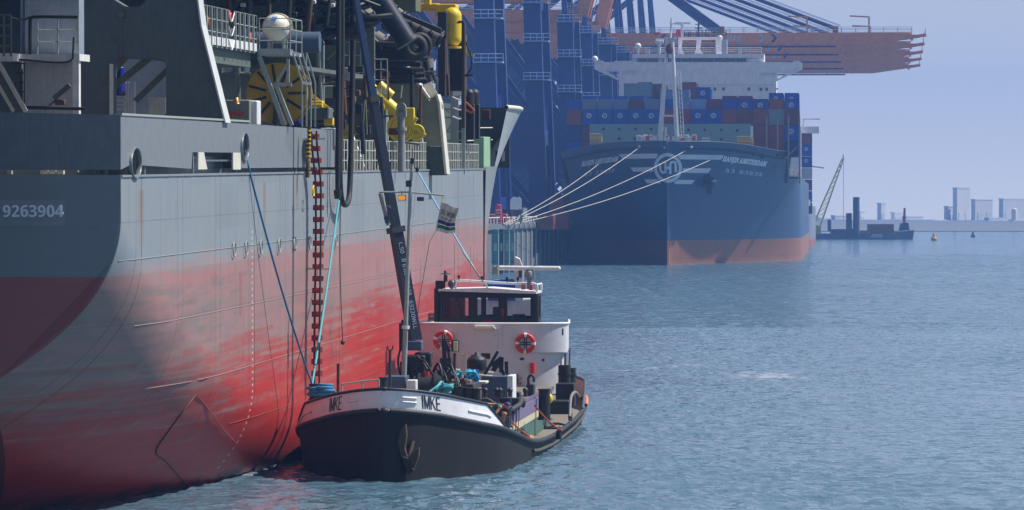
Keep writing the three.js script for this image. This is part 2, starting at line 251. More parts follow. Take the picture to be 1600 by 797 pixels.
  // underside of the counter: closes the hull from the transom down into the water
  part('counter_plating', sheet(40, 40, (i, j) => { const s = i / 40 * 40, v = vBottom(s); const w = sideW(s, v); return [lerp(w, -21 - w, j / 40), v - 0.05 * Math.sin(j / 40 * Math.PI), -s]; }, (i, j, a) => uvHull(-a[2], a[1])), mat('#8a3a34', 0.7, { side: THREE.DoubleSide }), dredger);
  part('far_side', sheet(40, 20, (i, j) => { const s = i / 40 * 122, v = lerp(vBottom(Math.min(s, 94)), DECK, j / 20); return [-21 - sideW(Math.min(s, 94), v), v, -s]; }), mat('#6b7478', 0.6, { side: THREE.DoubleSide }), dredger);
  part('main_deck', [span(-20.6, -0.06, DECK - .1, DECK, -0.1, -96.5)], M.deckGrey, dredger);

  part('bow_deck', sheet(20, 4, (i, j) => { const s = 96.4 + i / 20 * 22, w = sideW(s, DECK); return [lerp(w - .05, -20, j / 4), DECK, -s]; }), M.deckGrey, dredger);
  part('added_slot_backing', span(-.62, -.7, DECK, DECK + .5, -1, -42.4), M.shipGrey, dredger); part('added_slot_backing', span(-.7, -20, DECK, DECK + .5, -.7, -.78), M.shipGrey, dredger);  // plates added inside the slot to hide the sunlit deck and keep it dark
  for (const [a, b] of [[12, 19], [64, 76], [77, 88], [89, 100], [118, 122.5], [145, 148]]) { const p = D.onZ(a, 268, -.5), q = D.onZ(b, 262, -.5); part('slot_plate', span(p.x, q.x, DECK + .02, DECK + .12, -.4, -.6), a > 60 && a < 110 ? M.creamWhite : M.railGrey, dredger); }
  // bulwark over the freeing slot, with oval fairleads and the rectangular port
  const SLOT = 0.14, z0 = 0, sEnd = 42.0;
  const sOf = px => D.onX(px, 240, 0).z * -1;
  const oval = (s, v, rs, rv) => { const p = new THREE.Path(); p.absellipse(-s, v, rs, rv, 0, Math.PI * 2, true); return p; };
  const fair = [[sOf(210), 9.93, 0.74, 0.41], [sOf(381), 10.42, 0.66, 0.43], [sOf(477), 10.38, 0.6, 0.4]];
  const pa = sOf(299), pb = sOf(377);
  const arch0 = Array.from({ length: 15 }, (_, k) => { const a = -0.42 + k / 14 * (Math.PI + 0.84), [s, v, rs, rv] = fair[0]; return [-s + rs * Math.cos(a), v + rv * Math.sin(a)]; }).filter(q => q[1] > DECK + SLOT + .005).reverse();
  const bulwarkShape = plate([[0, DECK + SLOT], [0, RAILTOP], [-sEnd, RAILTOP - 0.12], [-sEnd, DECK + SLOT], [-pb, DECK + SLOT], [-pb, DECK + 0.62], [-pa - 0.2, DECK + 0.62], [-pa, DECK + SLOT], ...arch0], 0.08, fair.slice(1).map(f => oval(...f)));
  bulwarkShape.rotateY(Math.PI / 2).rotateY(Math.PI);     // outline x runs along the ship
  { const p = bulwarkShape.attributes.position; let mz = 0; for (let i = 0; i < p.count; i++) mz += p.getZ(i); if (mz > 0) bulwarkShape.rotateY(Math.PI); }
  bulwarkShape.translate(-0.04, 0, 0);
  const bulwark = part('bulwark', bulwarkShape, mat('#747b81', 0.55, { side: THREE.DoubleSide }), dredger);
  for (const [s, v, rs, rv] of fair) {
    const g = new THREE.TorusGeometry(1, 0.05, 8, 28).scale(rs, rv, 1.6).rotateY(Math.PI / 2).translate(0.0, v, -s);
    part('fairlead', [g, aim(new THREE.CylinderGeometry(1, 1, 1, 28, 1, true).scale(rs, 1, rv).translate(0, .5, 0).rotateY(Math.PI/2), V(-1.7, v, -s), V(-0.02, v, -s))], mat('#7a8084', 0.4, { side: THREE.DoubleSide, metal: 0.3 }), bulwark);
  }
  part('coping', span(-0.16, 0.03, RAILTOP - .01, RAILTOP + .05, 0, -22), M.railGrey, bulwark);
  // stern bulwark with its slot over the transom
  part('stern_bulwark', [plate([[-0.002, DECK + SLOT], [-0.002, RAILTOP], [-10.5, RAILTOP + .25], [-20.9, RAILTOP], [-20.9, DECK + SLOT]], 0.08).translate(0, 0, 0.0)], mat('#747b81', 0.55, { side: THREE.DoubleSide }), dredger);
  for (const s of [4, 12, 20, 33, 38]) part('bulwark_stay', beam(V(-.12, DECK, -s), V(-.12, RAILTOP - .3, -s), 0.1, 0.08), S, dredger);
    part('port_flap', [plate([[0, 0], [1.6, 0], [1.0, .5], [0, .5]], 0.05).rotateY(Math.PI / 2).translate(-0.02, DECK + .12, -pa - 1.2), span(-.05, 0, DECK + .1, DECK + .62, -pb + .1, -pb + 1.6)], M.creamWhite, bulwark);
  part('port_bar', rod(V(-.2, DECK + .38, -pa), V(-.2, DECK + .38, -pb), .03), M.white, bulwark);
  part('deck_edge_strip', [span(-0.05, 0.035, DECK - .06, DECK, 0, -94.5)], mat('#7d878c', 0.55), dredger);
  // hand-hold hoops and the thin fixed line along the side
  for (const px of [366, 385, 408, 436.5, 460.5, 484, 525]) { const p = D.onX(px, 388 - (px - 385) * .09, 0.05); part('hand_hold', new THREE.TorusGeometry(.26, .02, 5, 16).scale(1.1, .85, 1).rotateY(Math.PI / 2).translate(0.06, p.y, p.z), M.railGrey, dredger); }
  const onHull = (px, py) => { let w = 0; for (let k = 0; k < 60; k++) { const p = D.onX(px, py, w); w = lerp(w, clamp(sideW(clamp(-p.z, 0, 120), p.y), -14, 1), .35); } return D.onX(px, py, w + .02); };
  const seam = (v, s0, s1, r, m) => part('weld_seam', new THREE.TubeGeometry(new THREE.CatmullRomCurve3(Array.from({ length: 70 }, (_, i) => { const s = lerp(s0, s1, i / 69); return V(sideW(s, v) + r * .5, v, -s); })), 160, r, 5), m, dredger);
  seam(7.35, .4, 94.4, .012, mat('#8d9498', .6)); seam(5.5, 4, 92, .01, mat('#9a8a88', .6)); seam(3.58, .8, 88, .011, mat('#a07f7a', .6)); seam(1.9, 20, 90, .009, mat('#a0443c', .6));
  const cord = (pts, r, m, n) => part(n, new THREE.TubeGeometry(new THREE.CatmullRomCurve3(pts.map(q => onHull(...q))), pts.length * 8, r, 5), m, dredger);
  cord([[306, 617], [288, 640], [262, 676], [245, 702], [262, 724], [285, 750], [300, 764]], .02, M.brown, 'hull_mark'); cord([[308, 617], [330, 645], [350, 672], [367, 690]], .012, mat('#a8605a', .6), 'hull_mark');  // dark paint mark on the plating, drawn as a raised cord
  for (let k = 0; k < 14; k++) { const s = 3 + k * 6.7; part('plate_butt', new THREE.TubeGeometry(new THREE.CatmullRomCurve3(Array.from({ length: 16 }, (_, i) => { const v = lerp(2.2, 9.5, i / 15); return V(sideW(s, v) + .001, v, -s); })), 30, .007, 4), k % 3 ? S : M.brown, dredger); }

  // ---- aft deckhouse, seen past the bulwark at far left: everything on the transverse plane s = 13
  const A = (px, py, s = 13) => D.onZ(px, py, -s);
  const quad = (px0, px1, py0, py1, s, t) => { const a = A(px0, py1, s), b = A(px1, py0, s); return span(a.x, b.x, a.y, b.y, -s, -s - t); };
  const house = new THREE.Group(); house.name = 'deckhouse'; dredger.add(house);
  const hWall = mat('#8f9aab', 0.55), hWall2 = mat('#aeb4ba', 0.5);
  part('upper_wall', quad(34, 123, -60, 84, 14, .8), hWall, house);
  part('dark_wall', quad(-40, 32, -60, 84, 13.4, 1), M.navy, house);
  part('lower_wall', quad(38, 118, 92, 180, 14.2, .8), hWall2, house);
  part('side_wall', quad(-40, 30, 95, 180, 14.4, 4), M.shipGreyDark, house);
  part('balcony', quad(21, 124, 84, 95, 12.4, 1.6), M.white, house);
  part('post', quad(113.5, 123, 95, 182, 12.6, .3), M.white, house);
  const bal = [A(58, 84, 12.4), A(122, 84, 12.4)]; bal.forEach(p => p.z = -12.45);
  part('balcony_rail', rail(bal, 1.05, 3, .018, .55), M.railGrey, house);
  part('pipe', [tube([A(47, 85, 12.3), A(47, 40, 12.3), A(48, 28, 12.3), A(56, 26.5, 12.3), A(90, 26.5, 12.3), A(121, 27, 12.3)], .055), tube([A(18, 28, 12.3), A(30, 31, 12.3), A(40, 30, 12.3), A(47, 26, 12.3)], .03), rod(A(40, 168, 12.3), A(134, 170, 12.3), .05), tube([A(22, 93, 12.3), A(112, 94, 12.3), A(114, 80, 12.3), A(115, 58, 12.3)], .03)], M.black, house);
  part('ladder', ladder(A(31, 180, 13.9), A(31, 92, 13.9), .26, 6, .025), M.darkSteel, house);
  part('tilting_jib', [beam(A(84, 154, 12.9), A(109, 133, 12.9), .14, .14), rod(A(70, 172, 12.9), A(86, 157, 12.9), .03)], mat('#5f625c', .6), house);
  part('motor', rbox(.3, .16, .2, ...A(94, 160, 12.9).toArray()), M.rust, house);
  const st = new THREE.Group(); st.name = 'stairway'; dredger.add(st);
  part('stringer', [beam(A(-4, 95, 11.6), A(40, 174, 11.6), .1, .22), beam(A(-24, 95, 11.6), A(22, 174, 11.6), .1, .22)], M.creamWhite, st);
  for (let k = 0; k < 9; k++) { const t = (k + .5) / 9; part('tread', beam(A(lerp(-24, 22, t), lerp(95, 174, t), 11.55), A(lerp(-4, 40, t), lerp(95, 174, t), 11.55), .05, .2), M.shipGreyDark, st); }
  part('landing', quad(-40, 20, 83, 95, 11.4, 1.2), M.white, dredger);
  const lr = [A(-38, 88, 11.4), A(17, 88, 11.4)]; part('landing_rail', [rail(lr, 1.2, 4, .03, .2)], M.olive, dredger);

  // helicopter deck added out of view above the stern, to keep the sky off transom and after deck
  part('added_helideck', [span(-20.5, -.4, 17.6, 18.1, 7.6, -13)], M.shipGreyDark, dredger); for (const x of [-9, -18]) part('added_helideck_post', beam(V(x, DECK, -9), V(x, 17.6, -9), .3, .3), M.shipGreyDark, dredger);
  // ---- big transverse gantry plate
  const G = s => (px, py) => { const p = D.onZ(px, py, -s); return [p.x, p.y]; };
  const P = G(17);
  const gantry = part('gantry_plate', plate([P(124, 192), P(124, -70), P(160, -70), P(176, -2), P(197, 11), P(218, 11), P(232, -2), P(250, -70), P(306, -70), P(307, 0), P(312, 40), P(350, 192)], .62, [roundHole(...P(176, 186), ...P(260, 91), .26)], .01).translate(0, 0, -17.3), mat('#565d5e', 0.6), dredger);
  part('edge_flange', [beam(V(...P(308.5, -70), -17.0), V(...P(308.5, 0), -17.0), .05, .95), beam(V(...P(308.5, 0), -17.0), V(...P(313.5, 40), -17.0), .05, .95), beam(V(...P(313.5, 40), -17.0), V(...P(351.5, 192), -17.0), .05, .95)].map(g => g.translate(0.03, 0, -.3)), mat('#c9ccca', .5), gantry);  // plate edge facing the sun, its light put into a paler colour
  part('conduit', [rod(V(...P(190, 27), -16.9), V(...P(190, 92), -16.9), .02), box(.2, .16, .1, ...P(190.5, 23), -16.9), rod(V(...P(174, 68), -16.9), V(...P(177, 60), -16.9), .04)], M.shipGreyDark, gantry);
  part('light_fitting', box(.16, .1, .12, ...P(191, 92), -16.9), M.rust, gantry);
  part('window_rim', [beam(V(...P(174.5, 186), -16.95), V(...P(174.5, 100), -16.95), .1, .12)], M.creamWhite, gantry);
  // what stands behind the opening
  const B = s => (px, py) => D.onZ(px, py, -s);
  part('white_housing', (() => { const a = B(22)(160, 190), b = B(22)(275, 85); return [span(a.x, b.x, a.y, b.y, -22, -24)]; })(), mat('#aab2b8', .5), dredger);
  part('diagonal_brace', [beam(B(19)(160, 150), B(19)(240, 85), .2, .2), beam(B(19.5)(212, 158), B(19.5)(266, 106), .18, .18), beam(B(19.2)(165, 125), B(19.2)(205, 80), .18, .18)], mat('#77776a', .6), dredger);
  part('cabinet', (() => { const a = B(21)(232, 190), b = B(21)(258, 152); return [span(a.x, b.x, a.y, b.y, -21, -21.4)]; })(), M.creamWhite, dredger);
  part('pipe_stack', [0, 1, 2, 3].map(k => { const a = B(20.4)(196 + k * 4.5, 186), b = B(20.4)(196 + k * 4.5, 128); return rod(a, b, .05); }).concat([0, 1, 2, 3, 4].map(k => rod(B(20.3)(176, 150 + k * 7), B(20.3)(196, 150 + k * 7), .025))), M.white, dredger);

  // ---- elevated walkway and the raft platform
  const wk = [D.onX(306, 57, -1.0), D.onX(404, 84, -1.0)]; const wy = 13.62;
  const wz0 = -17.4, wz1 = -30.2;
  const walk = part('walkway', [span(-1.02, -2.6, wy - .08, wy, wz0, wz1), span(-1.2, -2.5, wy - .55, wy - .08, wz0, wz1)], M.shipGreyDark, dredger);
  part('toe_board', span(-0.99, -1.02, wy - .02, wy + .24, wz0, wz1), M.white, walk);
  const wr = [V(-1.0, wy, wz0 - .4), V(-1.0, wy, -24.2)], wr2 = [V(-1.0, wy, -25.4), V(-1.0, wy, wz1)];
  for (const a of [wr, wr2]) part('railing', rail(a, 1.15, 3, .02, .95).concat(rail(a, 1.15, 1, .02, .95)), M.railGrey, walk);
  for (let k = 0; k < 13; k++) { const z = -18 - k * .95; if (z < -24.3 && z > -25.2) continue; part('stanchion', box(.05, 1.25, .09, -.98, wy + .52, z), M.railGrey, walk); }
  for (const y of [1.0, .55, .1]) part('chain', tube([V(-.98, wy + y + .1, -24.2), V(-.98, wy + y - .2, -24.8), V(-.98, wy + y + .1, -25.4)], .02), M.white, walk);
  part('walkway_leg', [beam(V(-1.4, DECK, -22), V(-1.4, wy - .5, -22), .25, .25), beam(V(-2.4, DECK, -27), V(-2.4, wy - .5, -27), .2, .2)], M.shipGreyDark, walk);
  const pz0 = -30.5, pz1 = -33.2, px1 = 0.08, py = 13.6;
  const plat = part('raft_platform', span(-1.0, px1, py - .12, py, pz0, pz1), M.railGrey, dredger);
  part('railing', [rail([V(-.95, py, pz0 + .02), V(px1, py, pz0 + .02), V(px1, py, pz1), V(-.95, py, pz1)], 1.1, 3, .018, 1.1)], M.railGrey, plat);
  const R2 = B(30.5);
  part('platform_strut', [beam(R2(405, 88), R2(444, 196), .14, .18), beam(R2(431, 132), R2(456, 196), .12, .15), beam(R2(450, 92), R2(450, 132), .09, .1), beam(R2(428, 132), R2(456, 132), .1, .12), beam(R2(432, 128), R2(449, 102), .08, .1)], M.railGrey, plat);
  for (let k = 0; k < 4; k++) part('ladder_bar', [beam(R2(458 + k * 4, 82).setZ(-30.4 - k * .5), R2(472.5 + k * 3.6, 129).setZ(-30.4 - k * .5), .05, .06), beam(R2(472.5 + k * 3.6, 129).setZ(-30.4 - k * .5), R2(472.5 + k * 3.6, 198).setZ(-30.4 - k * .5), .05, .06)], M.railGrey, plat);
  part('cross_tie', [beam(R2(472, 129), R2(485, 131), .08, .1), beam(R2(458, 82), R2(469, 85), .07, .08)], M.white, plat);
  part('toe_board', [span(-1.0, px1 + .01, py - .13, py + .1, pz0 + .02, pz0 + .05)], M.railGrey, plat);

  // ---- machinery amidships
  const box3 = (px0, px1, y0, y1, s, t, m, n = 'machinery_block', r = .05) => { const a = B(s)(px0, y1), b = B(s)(px1, y0); return part(n, rbox(b.x - a.x, b.y - a.y, t, (a.x + b.x) / 2, (a.y + b.y) / 2, -s - t / 2, r), m, dredger); };
  // pipe gallery: grey bulkheads well inboard under unseen upper decks added to keep the sun off them
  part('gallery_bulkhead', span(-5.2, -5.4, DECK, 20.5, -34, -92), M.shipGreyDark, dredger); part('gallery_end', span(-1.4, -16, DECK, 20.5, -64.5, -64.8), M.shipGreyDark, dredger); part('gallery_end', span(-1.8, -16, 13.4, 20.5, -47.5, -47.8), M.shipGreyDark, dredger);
  part('added_upper_deck', span(-.6, -19, 20.5, 20.9, -34, -90), M.shipGreyDark, dredger); part('added_upper_deck', span(-1.2, -19, 16.9, 17.1, -36, -64), M.shipGreyDark, dredger); part('gallery_deck', span(-1.6, -19, 13.3, 13.45, -44, -64), M.shipGreyDark, dredger);
  part('blue_tank', [rod(B(36)(330, 66), B(36)(500, 66), .36, .36, 20)], M.steelBlue, dredger);
  for (let k = 0; k < 7; k++) part('machinery_pipe', rod(B(41)(322 + k * 33, -40 + (k % 3) * 8), B(41)(330 + k * 30, 40 + (k % 2) * 14), .07 + .02 * (k % 3)), k % 2 ? M.brown : M.darkSteel, dredger);
  for (let k = 0; k < 3; k++) part('tank', [cyl(.28, 1.6, B(35)(333 + k * 22, 118).x, B(35)(333, 118).y, -35, 12)], k === 2 ? M.steelBlue : mat('#8a9298', .5), dredger);
  part('pipe_rack', [rod(B(33)(330, 116), B(33)(392, 116), .08), rod(B(33)(330, 158), B(33)(392, 158), .05), rod(B(33)(371, 60), B(33)(371, 190), .11), rod(B(33)(345, 90), B(33)(345, 190), .07)], M.shipGreyDark, dredger);
  box3(352, 390, 156, 196, 27, 1.0, mat('#7c8078', .6), 'deck_locker'); box3(391, 402, 157, 196, 27.4, .8, M.white, 'deck_locker');
  part('red_stripe', (() => { const a = B(26.96)(352, 180), b = B(26.96)(380, 176); return span(a.x, b.x, a.y, b.y, -26.95, -26.99); })(), M.redPlastic, dredger);
  part('bell', lathe([[.0, .2], [.07, .19], [.11, .05], [.14, 0]], 14).translate(...B(26.6)(369, 162).toArray()), mat('#b08a4a', .35, { metal: .7 }), dredger);
  // small machinery, pipes and frames filling the deck between the hoses
  { const cols = [M.black, M.darkSteel, M.railGrey, M.rust, M.olive, M.brown, M.shipGreyDark, M.navy];
    for (let k = 0; k < 130; k++) { const s = rr(48, 84), lo = 1463 - 150214 / (118 + s), x = rr(470, Math.min(700, lo - 2)), y = rr(96, 226), t = rnd(), m = cols[Math.floor(rnd() * 8)]; if (x < 545 && y < 110) continue;
      if (t < .34) part('deck_pipe_run', rod(B(s)(x, y), B(s)(x + rr(-3, 3), y + rr(20, 70)), rr(.03, .09)), m, dredger);
      else if (t < .62) part('deck_pipe_run', rod(B(s)(x, y), B(s)(x + rr(12, 44), y + rr(-5, 5)), rr(.025, .07)), m, dredger);
      else if (t < .74) part('valve_wheel', ring(rr(.12, .22), .03, ...B(s)(x, y).toArray()), t < .68 ? M.rust : M.yellow, dredger);
      else part('deck_unit', rbox(rr(.2, .7), rr(.2, .6), .4, ...B(s)(x, y).toArray()), m, dredger); }
    for (let k = 0; k < 34; k++) { const x = rr(330, 560), y = rr(-6, 58); part('overhead_pipe', tube([B(43.5)(x, y), B(43.3)(x + rr(8, 26), y + rr(-8, 8)), B(43.6)(x + rr(20, 60), y + rr(-14, 14))], rr(.05, .16), 8, 14), k % 5 ? M.black : k % 2 ? M.darkSteel : M.brown, dredger); }
    for (let k = 0; k < 9; k++) part('overhead_lamp', rbox(.2, .14, .2, ...B(42.6)(rr(330, 540), rr(2, 40)).toArray()), k % 3 ? M.darkSteel : M.white, dredger); }
  // arched ribbed suction pipe
  const arch = [[470, 30], [484, 4], [500, -4], [514, 10], [520, 40], [519, 70]].map(p => B(46)(...p));
  part('ribbed_pipe', tube(arch, .34, 14, 60), M.black, dredger);
  { const c = new THREE.CatmullRomCurve3(arch); for (let k = 3; k < 16; k++) { const t = k / 16, p = c.getPoint(t), d = c.getTangent(t); const g = new THREE.TorusGeometry(.36, .06, 6, 18); g.applyQuaternion(new THREE.Quaternion().setFromUnitVectors(V(0, 0, 1), d)); part('pipe_rib', g.translate(p.x, p.y, p.z), M.steelBlue, dredger); } }
  // grey floating hose sections in two runs
  function hoseRun(pts, s, r, n) { const c = new THREE.CatmullRomCurve3(pts.map(p => B(s)(...p)));
    part('dredge_hose', tube(pts.map(p => B(s)(...p)), r * .8, 12, 40), M.black, dredger);
    for (let k = 0; k < n; k++) { const a = c.getPointAt((k + .12) / n), b = c.getPointAt((k + .62) / n); part('hose_float', [rod(a, b, r, r * .98, 18)], M.hose, dredger); const e = c.getPointAt((k + .8) / n), f = c.getPointAt((k + .9) / n); part('hose_flange', rod(e, f, r * 1.12, r * 1.12, 18), M.black, dredger); } }
  hoseRun([[488, -44], [540, 4], [580, 44]], 62, .56, 3); hoseRun([[600, 12], [640, 40], [690, 64]], 76, .4, 6); hoseRun([[604, 30], [638, 62], [658, 84], [664, 118]], 79, .46, 4); hoseRun([[560, 44], [600, 70], [652, 92]], 82, .42, 4);
  part('suction_pipe', [rod(B(58)(562, -50), B(58)(636, 66), .42, .42, 24)], mat('#1c2638', .45), dredger);
  part('suction_flange', [rod(B(58)(590, -4), B(58)(592, -1), .52, .52, 24), rod(B(58)(634, 63), B(58)(637, 68), .5, .5, 24)], M.darkSteel, dredger);
  part('hose_coupling', [new THREE.TorusGeometry(.36, .2, 10, 26).rotateY(.35).rotateZ(.2).translate(...B(66)(648, 74).toArray()), new THREE.TorusGeometry(.38, .15, 10, 26).rotateY(.35).translate(...B(67.5)(656, 70).toArray())], M.rubber, dredger);
  for (let k = 0; k < 16; k++) { const y = 66 + k * 4.4; part('manifold_pipe', rod(B(70 + k % 4)(rr(548, 590), y), B(70 + k % 4)(rr(630, 684), y + rr(-3, 9)), rr(.06, .2), .1, 10), k % 5 ? M.rubber : M.darkSteel, dredger); }
  part('conduit_run', [0, 1, 2].map(k => rod(B(75)(612 + k, 14 + k * 2), B(75)(690, 46 + k * 3), .05)), M.darkSteel, dredger);
  part('pipe_saddle', [beam(B(58)(485, 82), B(58)(532, 50), .2, 1.0), beam(B(58)(510, 92), B(58)(534, 70), .1, .3)], M.olive, dredger);
  for (let k = 0; k < 10; k++) part('machinery_pipe', tube([B(70 + k)(560 + k * 8, 60 + (k % 3) * 9), B(70 + k)(590 + k * 8, 66 + (k % 4) * 8), B(70 + k)(600 + k * 9, 130)], .07 + .03 * (k % 3), 8), k % 3 ? M.black : M.darkSteel, dredger);
  // olive A-frame with white edge and cross beam
  const pl2 = (pts, z, t) => plate(pts.map(p => { const q = B(z)(...p); return [q.x, q.y]; }), t);
  const oliveM = mat('#84866c', .6);
  const oliveShed = part('gantry_leg', pl2([[606, 106], [617, 84], [671, 158], [652, 172], [650, 188], [604, 188]], 72, .8).translate(0, 0, -72.4), oliveM, dredger);
  part('gantry_foot', pl2([[653, 173], [680, 149], [684, 160], [691, 228], [661, 228]], 72, 1.1).translate(0, 0, -72.6), oliveM, dredger);
  part('gantry_base', pl2([[662, 229], [691, 229], [695, 274], [664, 274]], 72, 1.0).translate(0, 0, -72.6), M.deckGreen, dredger);
  const eL = [[617, 83.5], [668, 153.5], [680, 147.5], [684, 160], [695, 272]].map(p => B(72)(...p));
  for (let k = 0; k < 4; k++) part('edge_flange', beam(eL[k], eL[k + 1], .1, 1.25).translate(.04, 0, -.6), M.creamWhite, oliveShed);
  box3(604, 652, 116, 124, 71, 2.2, mat('#868a80', .6), 'cross_beam'); box3(588, 600, 0, 18, 76, 1.5, M.olive); box3(620, 650, -10, 18, 84, 2, M.olive); box3(610, 640, -30, 6, 86, 2, mat('#a99a1e', .6));
  // yellow winch with two sheaves and a grey eye post
  const winch = new THREE.Group(); winch.name = 'winch'; dredger.add(winch); const Y = B(64);
  const bright = mat('#e6c800', .45);
  part('arm', [rod(Y(574, 136), Y(622, 178), .3, .28, 18), rod(Y(592, 132), Y(612, 150), .2, .2, 14), beam(Y(616, 168), Y(650, 190), .22, .3), beam(Y(634, 184), Y(664, 212), .14, .26), rbox(.4, .5, .4, ...Y(640, 178).toArray()), rbox(.5, .45, .4, ...Y(600, 152).toArray())], bright, winch);
  for (const [x, y, r] of [[627, 200, .54], [651, 207, .3], [541, 209, .34]]) { const c = Y(x, y); const sheave = part('sheave', [new THREE.CylinderGeometry(r, r, .18, 26).rotateX(Math.PI / 2).translate(c.x, c.y, c.z), ring(r, .05, c.x, c.y, c.z + .09), ring(r * .7, .03, c.x, c.y, c.z + .1)], bright, winch); part('hub', new THREE.CylinderGeometry(.1, .1, .3, 14).rotateX(Math.PI / 2).translate(c.x, c.y, c.z), mat('#b5a02a', .5), sheave); }
  const ey = B(60); part('eye_post', [rod(ey(627, 268), ey(627, 178), .14, .14, 12), rod(ey(627, 204), ey(627, 199), .22, .22, 12), new THREE.CylinderGeometry(.19, .19, .3, 20).rotateX(Math.PI / 2).translate(...ey(627, 168).toArray()), beam(ey(627, 182), ey(627, 172), .4, .3)], mat('#8a9092', .5), dredger);
  part('yellow_gear', [rbox(.5, .35, .5, ...B(50)(495, 165).toArray()), rbox(.35, .3, .4, ...B(50)(514, 190).toArray()), beam(B(50)(488, 150), B(50)(520, 175), .12, .12), rbox(.7, .18, .6, ...B(50)(491, 166).toArray())], M.yellow, dredger);
  part('orange_frame', [...[478, 500, 505].map(x => beam(B(52)(x, 128), B(52)(x, 178), .07, .07)), ...[130, 148, 162].map(y => beam(B(52)(478, y), B(52)(505, y), .05, .05))], mat('#8a5a24', .8), dredger);
  box3(478, 512, 168, 186, 48, 1.5, M.shipGreyDark); box3(500, 524, 200, 230, 41.5, .8, mat('#a3abb1', .55), 'end_plate');
  part('grey_column', [rod(B(52)(497, 60), B(52)(503, 180), .1), rod(B(52)(505, 60), B(52)(505, 180), .05), rod(B(70)(564, 110), B(70)(569, 240), .12), rod(B(70)(578, 110), B(70)(582, 240), .06), rod(B(70)(604, 140), B(70)(604, 268), .09)], M.railGrey, dredger);
  part('inner_bulkhead', (() => { const a = B(78)(540, 290), b = B(91)(688, 186); return span(a.x - 2, b.x, DECK, b.y, -91, -91.3); })(), M.deckGreen, dredger);
  // two rows of elevated guard rails with white toe plates
  for (const [x0, x1, y0, h, s] of [[537, 572, 108, 1.6, 58], [585, 605, 141, 1.2, 56], [660, 684, 146, .7, 82]]) { const a = B(s)(x0, y0), b = B(s)(x1, y0); part('guard_rail', rail([a, b], h, 3, .02, .22), M.railGrey, dredger); const n = Math.round((x1 - x0) / 7); for (let k = 0; k < n; k++) part('toe_plate', box(.11, .2, .05, lerp(a.x, b.x, (k + .4) / n), a.y - .05, a.z + .02), M.white, dredger); }
  // yellow capsule on its black column, brown cable pipes
  const C = s => B(s);
  box3(688, 724, 66, 150, 86, 1.6, M.black, 'black_column'); box3(684, 698, 18, 150, 84, 1.2, M.darkSteel, 'black_column');
  const cap = C(85)(707, 44); part('yellow_capsule', [new THREE.CapsuleGeometry(.42, .95, 8, 24).translate(cap.x, cap.y + .05, cap.z), cyl(.46, .1, cap.x, cap.y - .92, cap.z, 24)], M.yellow, dredger);
  box3(680, 712, 6, 26, 86, 1.4, M.yellow, 'yellow_housing'); box3(656, 686, 5, 16, 87, 1.2, M.yellow, 'yellow_housing'); box3(662, 672, -20, 8, 86, .6, M.yellow, 'yellow_housing');
  part('cable_pipe', [rod(C(83)(724.5, 200), C(83)(724.5, 36), .1, .1, 8), rod(C(83)(695, 150), C(83)(695, 60), .06), ...[0, 1, 2].map(k => tube([C(83)(714 + k * 2, 36), C(83)(719 + k * 2, 33), C(83)(723 + k * 1.4, 38), C(83)(722 + k * 2, 60)], .035))], M.brown, dredger);
  part('yellow_bracket', [beam(C(82.6)(728, 85), C(82.6)(741, 86), .12, .12), beam(C(82.6)(728, 55), C(82.6)(728, 86), .06, .06)], M.yellow, dredger);
  part('black_cable', [tube([C(82.4)(728, 66), C(82.4)(735, 85), C(82.4)(737, 105), C(82.4)(728, 118)], .035), rod(C(82.4)(726, 118), C(82.4)(739, 117), .06)], M.black, dredger);
  // scaffold frame and hydraulic pipework before the bow
  const Q = C(86); const scaf = new THREE.Group(); scaf.name = 'pipe_frame'; dredger.add(scaf);
  for (const x of [682, 690, 707, 713, 724]) part('upright', beam(Q(x, 272), Q(x, 142), x > 700 ? .17 : .1, .14), M.railGrey, scaf);
  for (const y of [154, 171, 184, 206, 220]) part('crossbar', beam(Q(684, y), Q(727, y - 1), .07, .07), M.railGrey, scaf);
  part('brace', [beam(Q(684, 158), Q(702, 176), .06, .06), beam(Q(702, 232), Q(710, 206), .12, .12), beam(Q(690, 220), Q(704, 196), .06, .06)], M.railGrey, scaf);
  for (let k = 0; k < 4; k++) part('cap_plate', box(.16, .2, .1, Q(711 + k * 4.4, 146).x, Q(711, 146).y, Q(711, 146).z + .12), M.white, scaf);
  for (const y of [153, 169, 183]) part('white_clamp', tube([Q(708, y - 1).setZ(-85.7), Q(718, y + 3).setZ(-85.7), Q(729, y + 2).setZ(-85.7)], .035), M.white, scaf);
  
  part('roller_guide', [0, 1].map(k => [new THREE.CapsuleGeometry(.26, 1.1, 6, 16).translate(...C(88 + k)(732.5 + k * 8, 166).toArray()), rbox(.5, 1.6, .5, ...C(88 + k)(733 + k * 8, 190).toArray())]), M.black, dredger);
  // open deck rail with close bars, and the white knees that stand in it
  const r0 = -44, r1 = -93.5;
  const rl = part('deck_rail', rail([V(-.12, DECK, r0), V(-.12, DECK, r1)], 1.12, 3, .024, 2.3), M.railGrey, dredger);
  for (let z = r0 - .5; z > r1; z -= .9) part('rail_bar', box(.06, 1.1, .09, -.12, DECK + .55, z), M.creamWhite, rl);
  for (const [x0, y0, x1, w] of [[548, 206, 573, 9], [657, 199, 666, 7], [681, 202, 692, 9]]) { const s = -D.onX(x1, 268, -.1).z; const f = p => { const q = B(s)(...p); return [q.x, q.y]; }; part('rail_knee', plate([[x0, y0], [x0 + 2, y0], [x1, 268], [x1 - w, 268]].map(f), .3).translate(0, 0, -s), M.white, dredger); }
  // bow rails inside the bulwark
  for (const y of [.7, 1.3, 1.9]) part('bow_rail', rod(V(-.7, DECK + y, -94), V(-.7, DECK + y + .1, -106), .03), M.creamWhite, dredger);
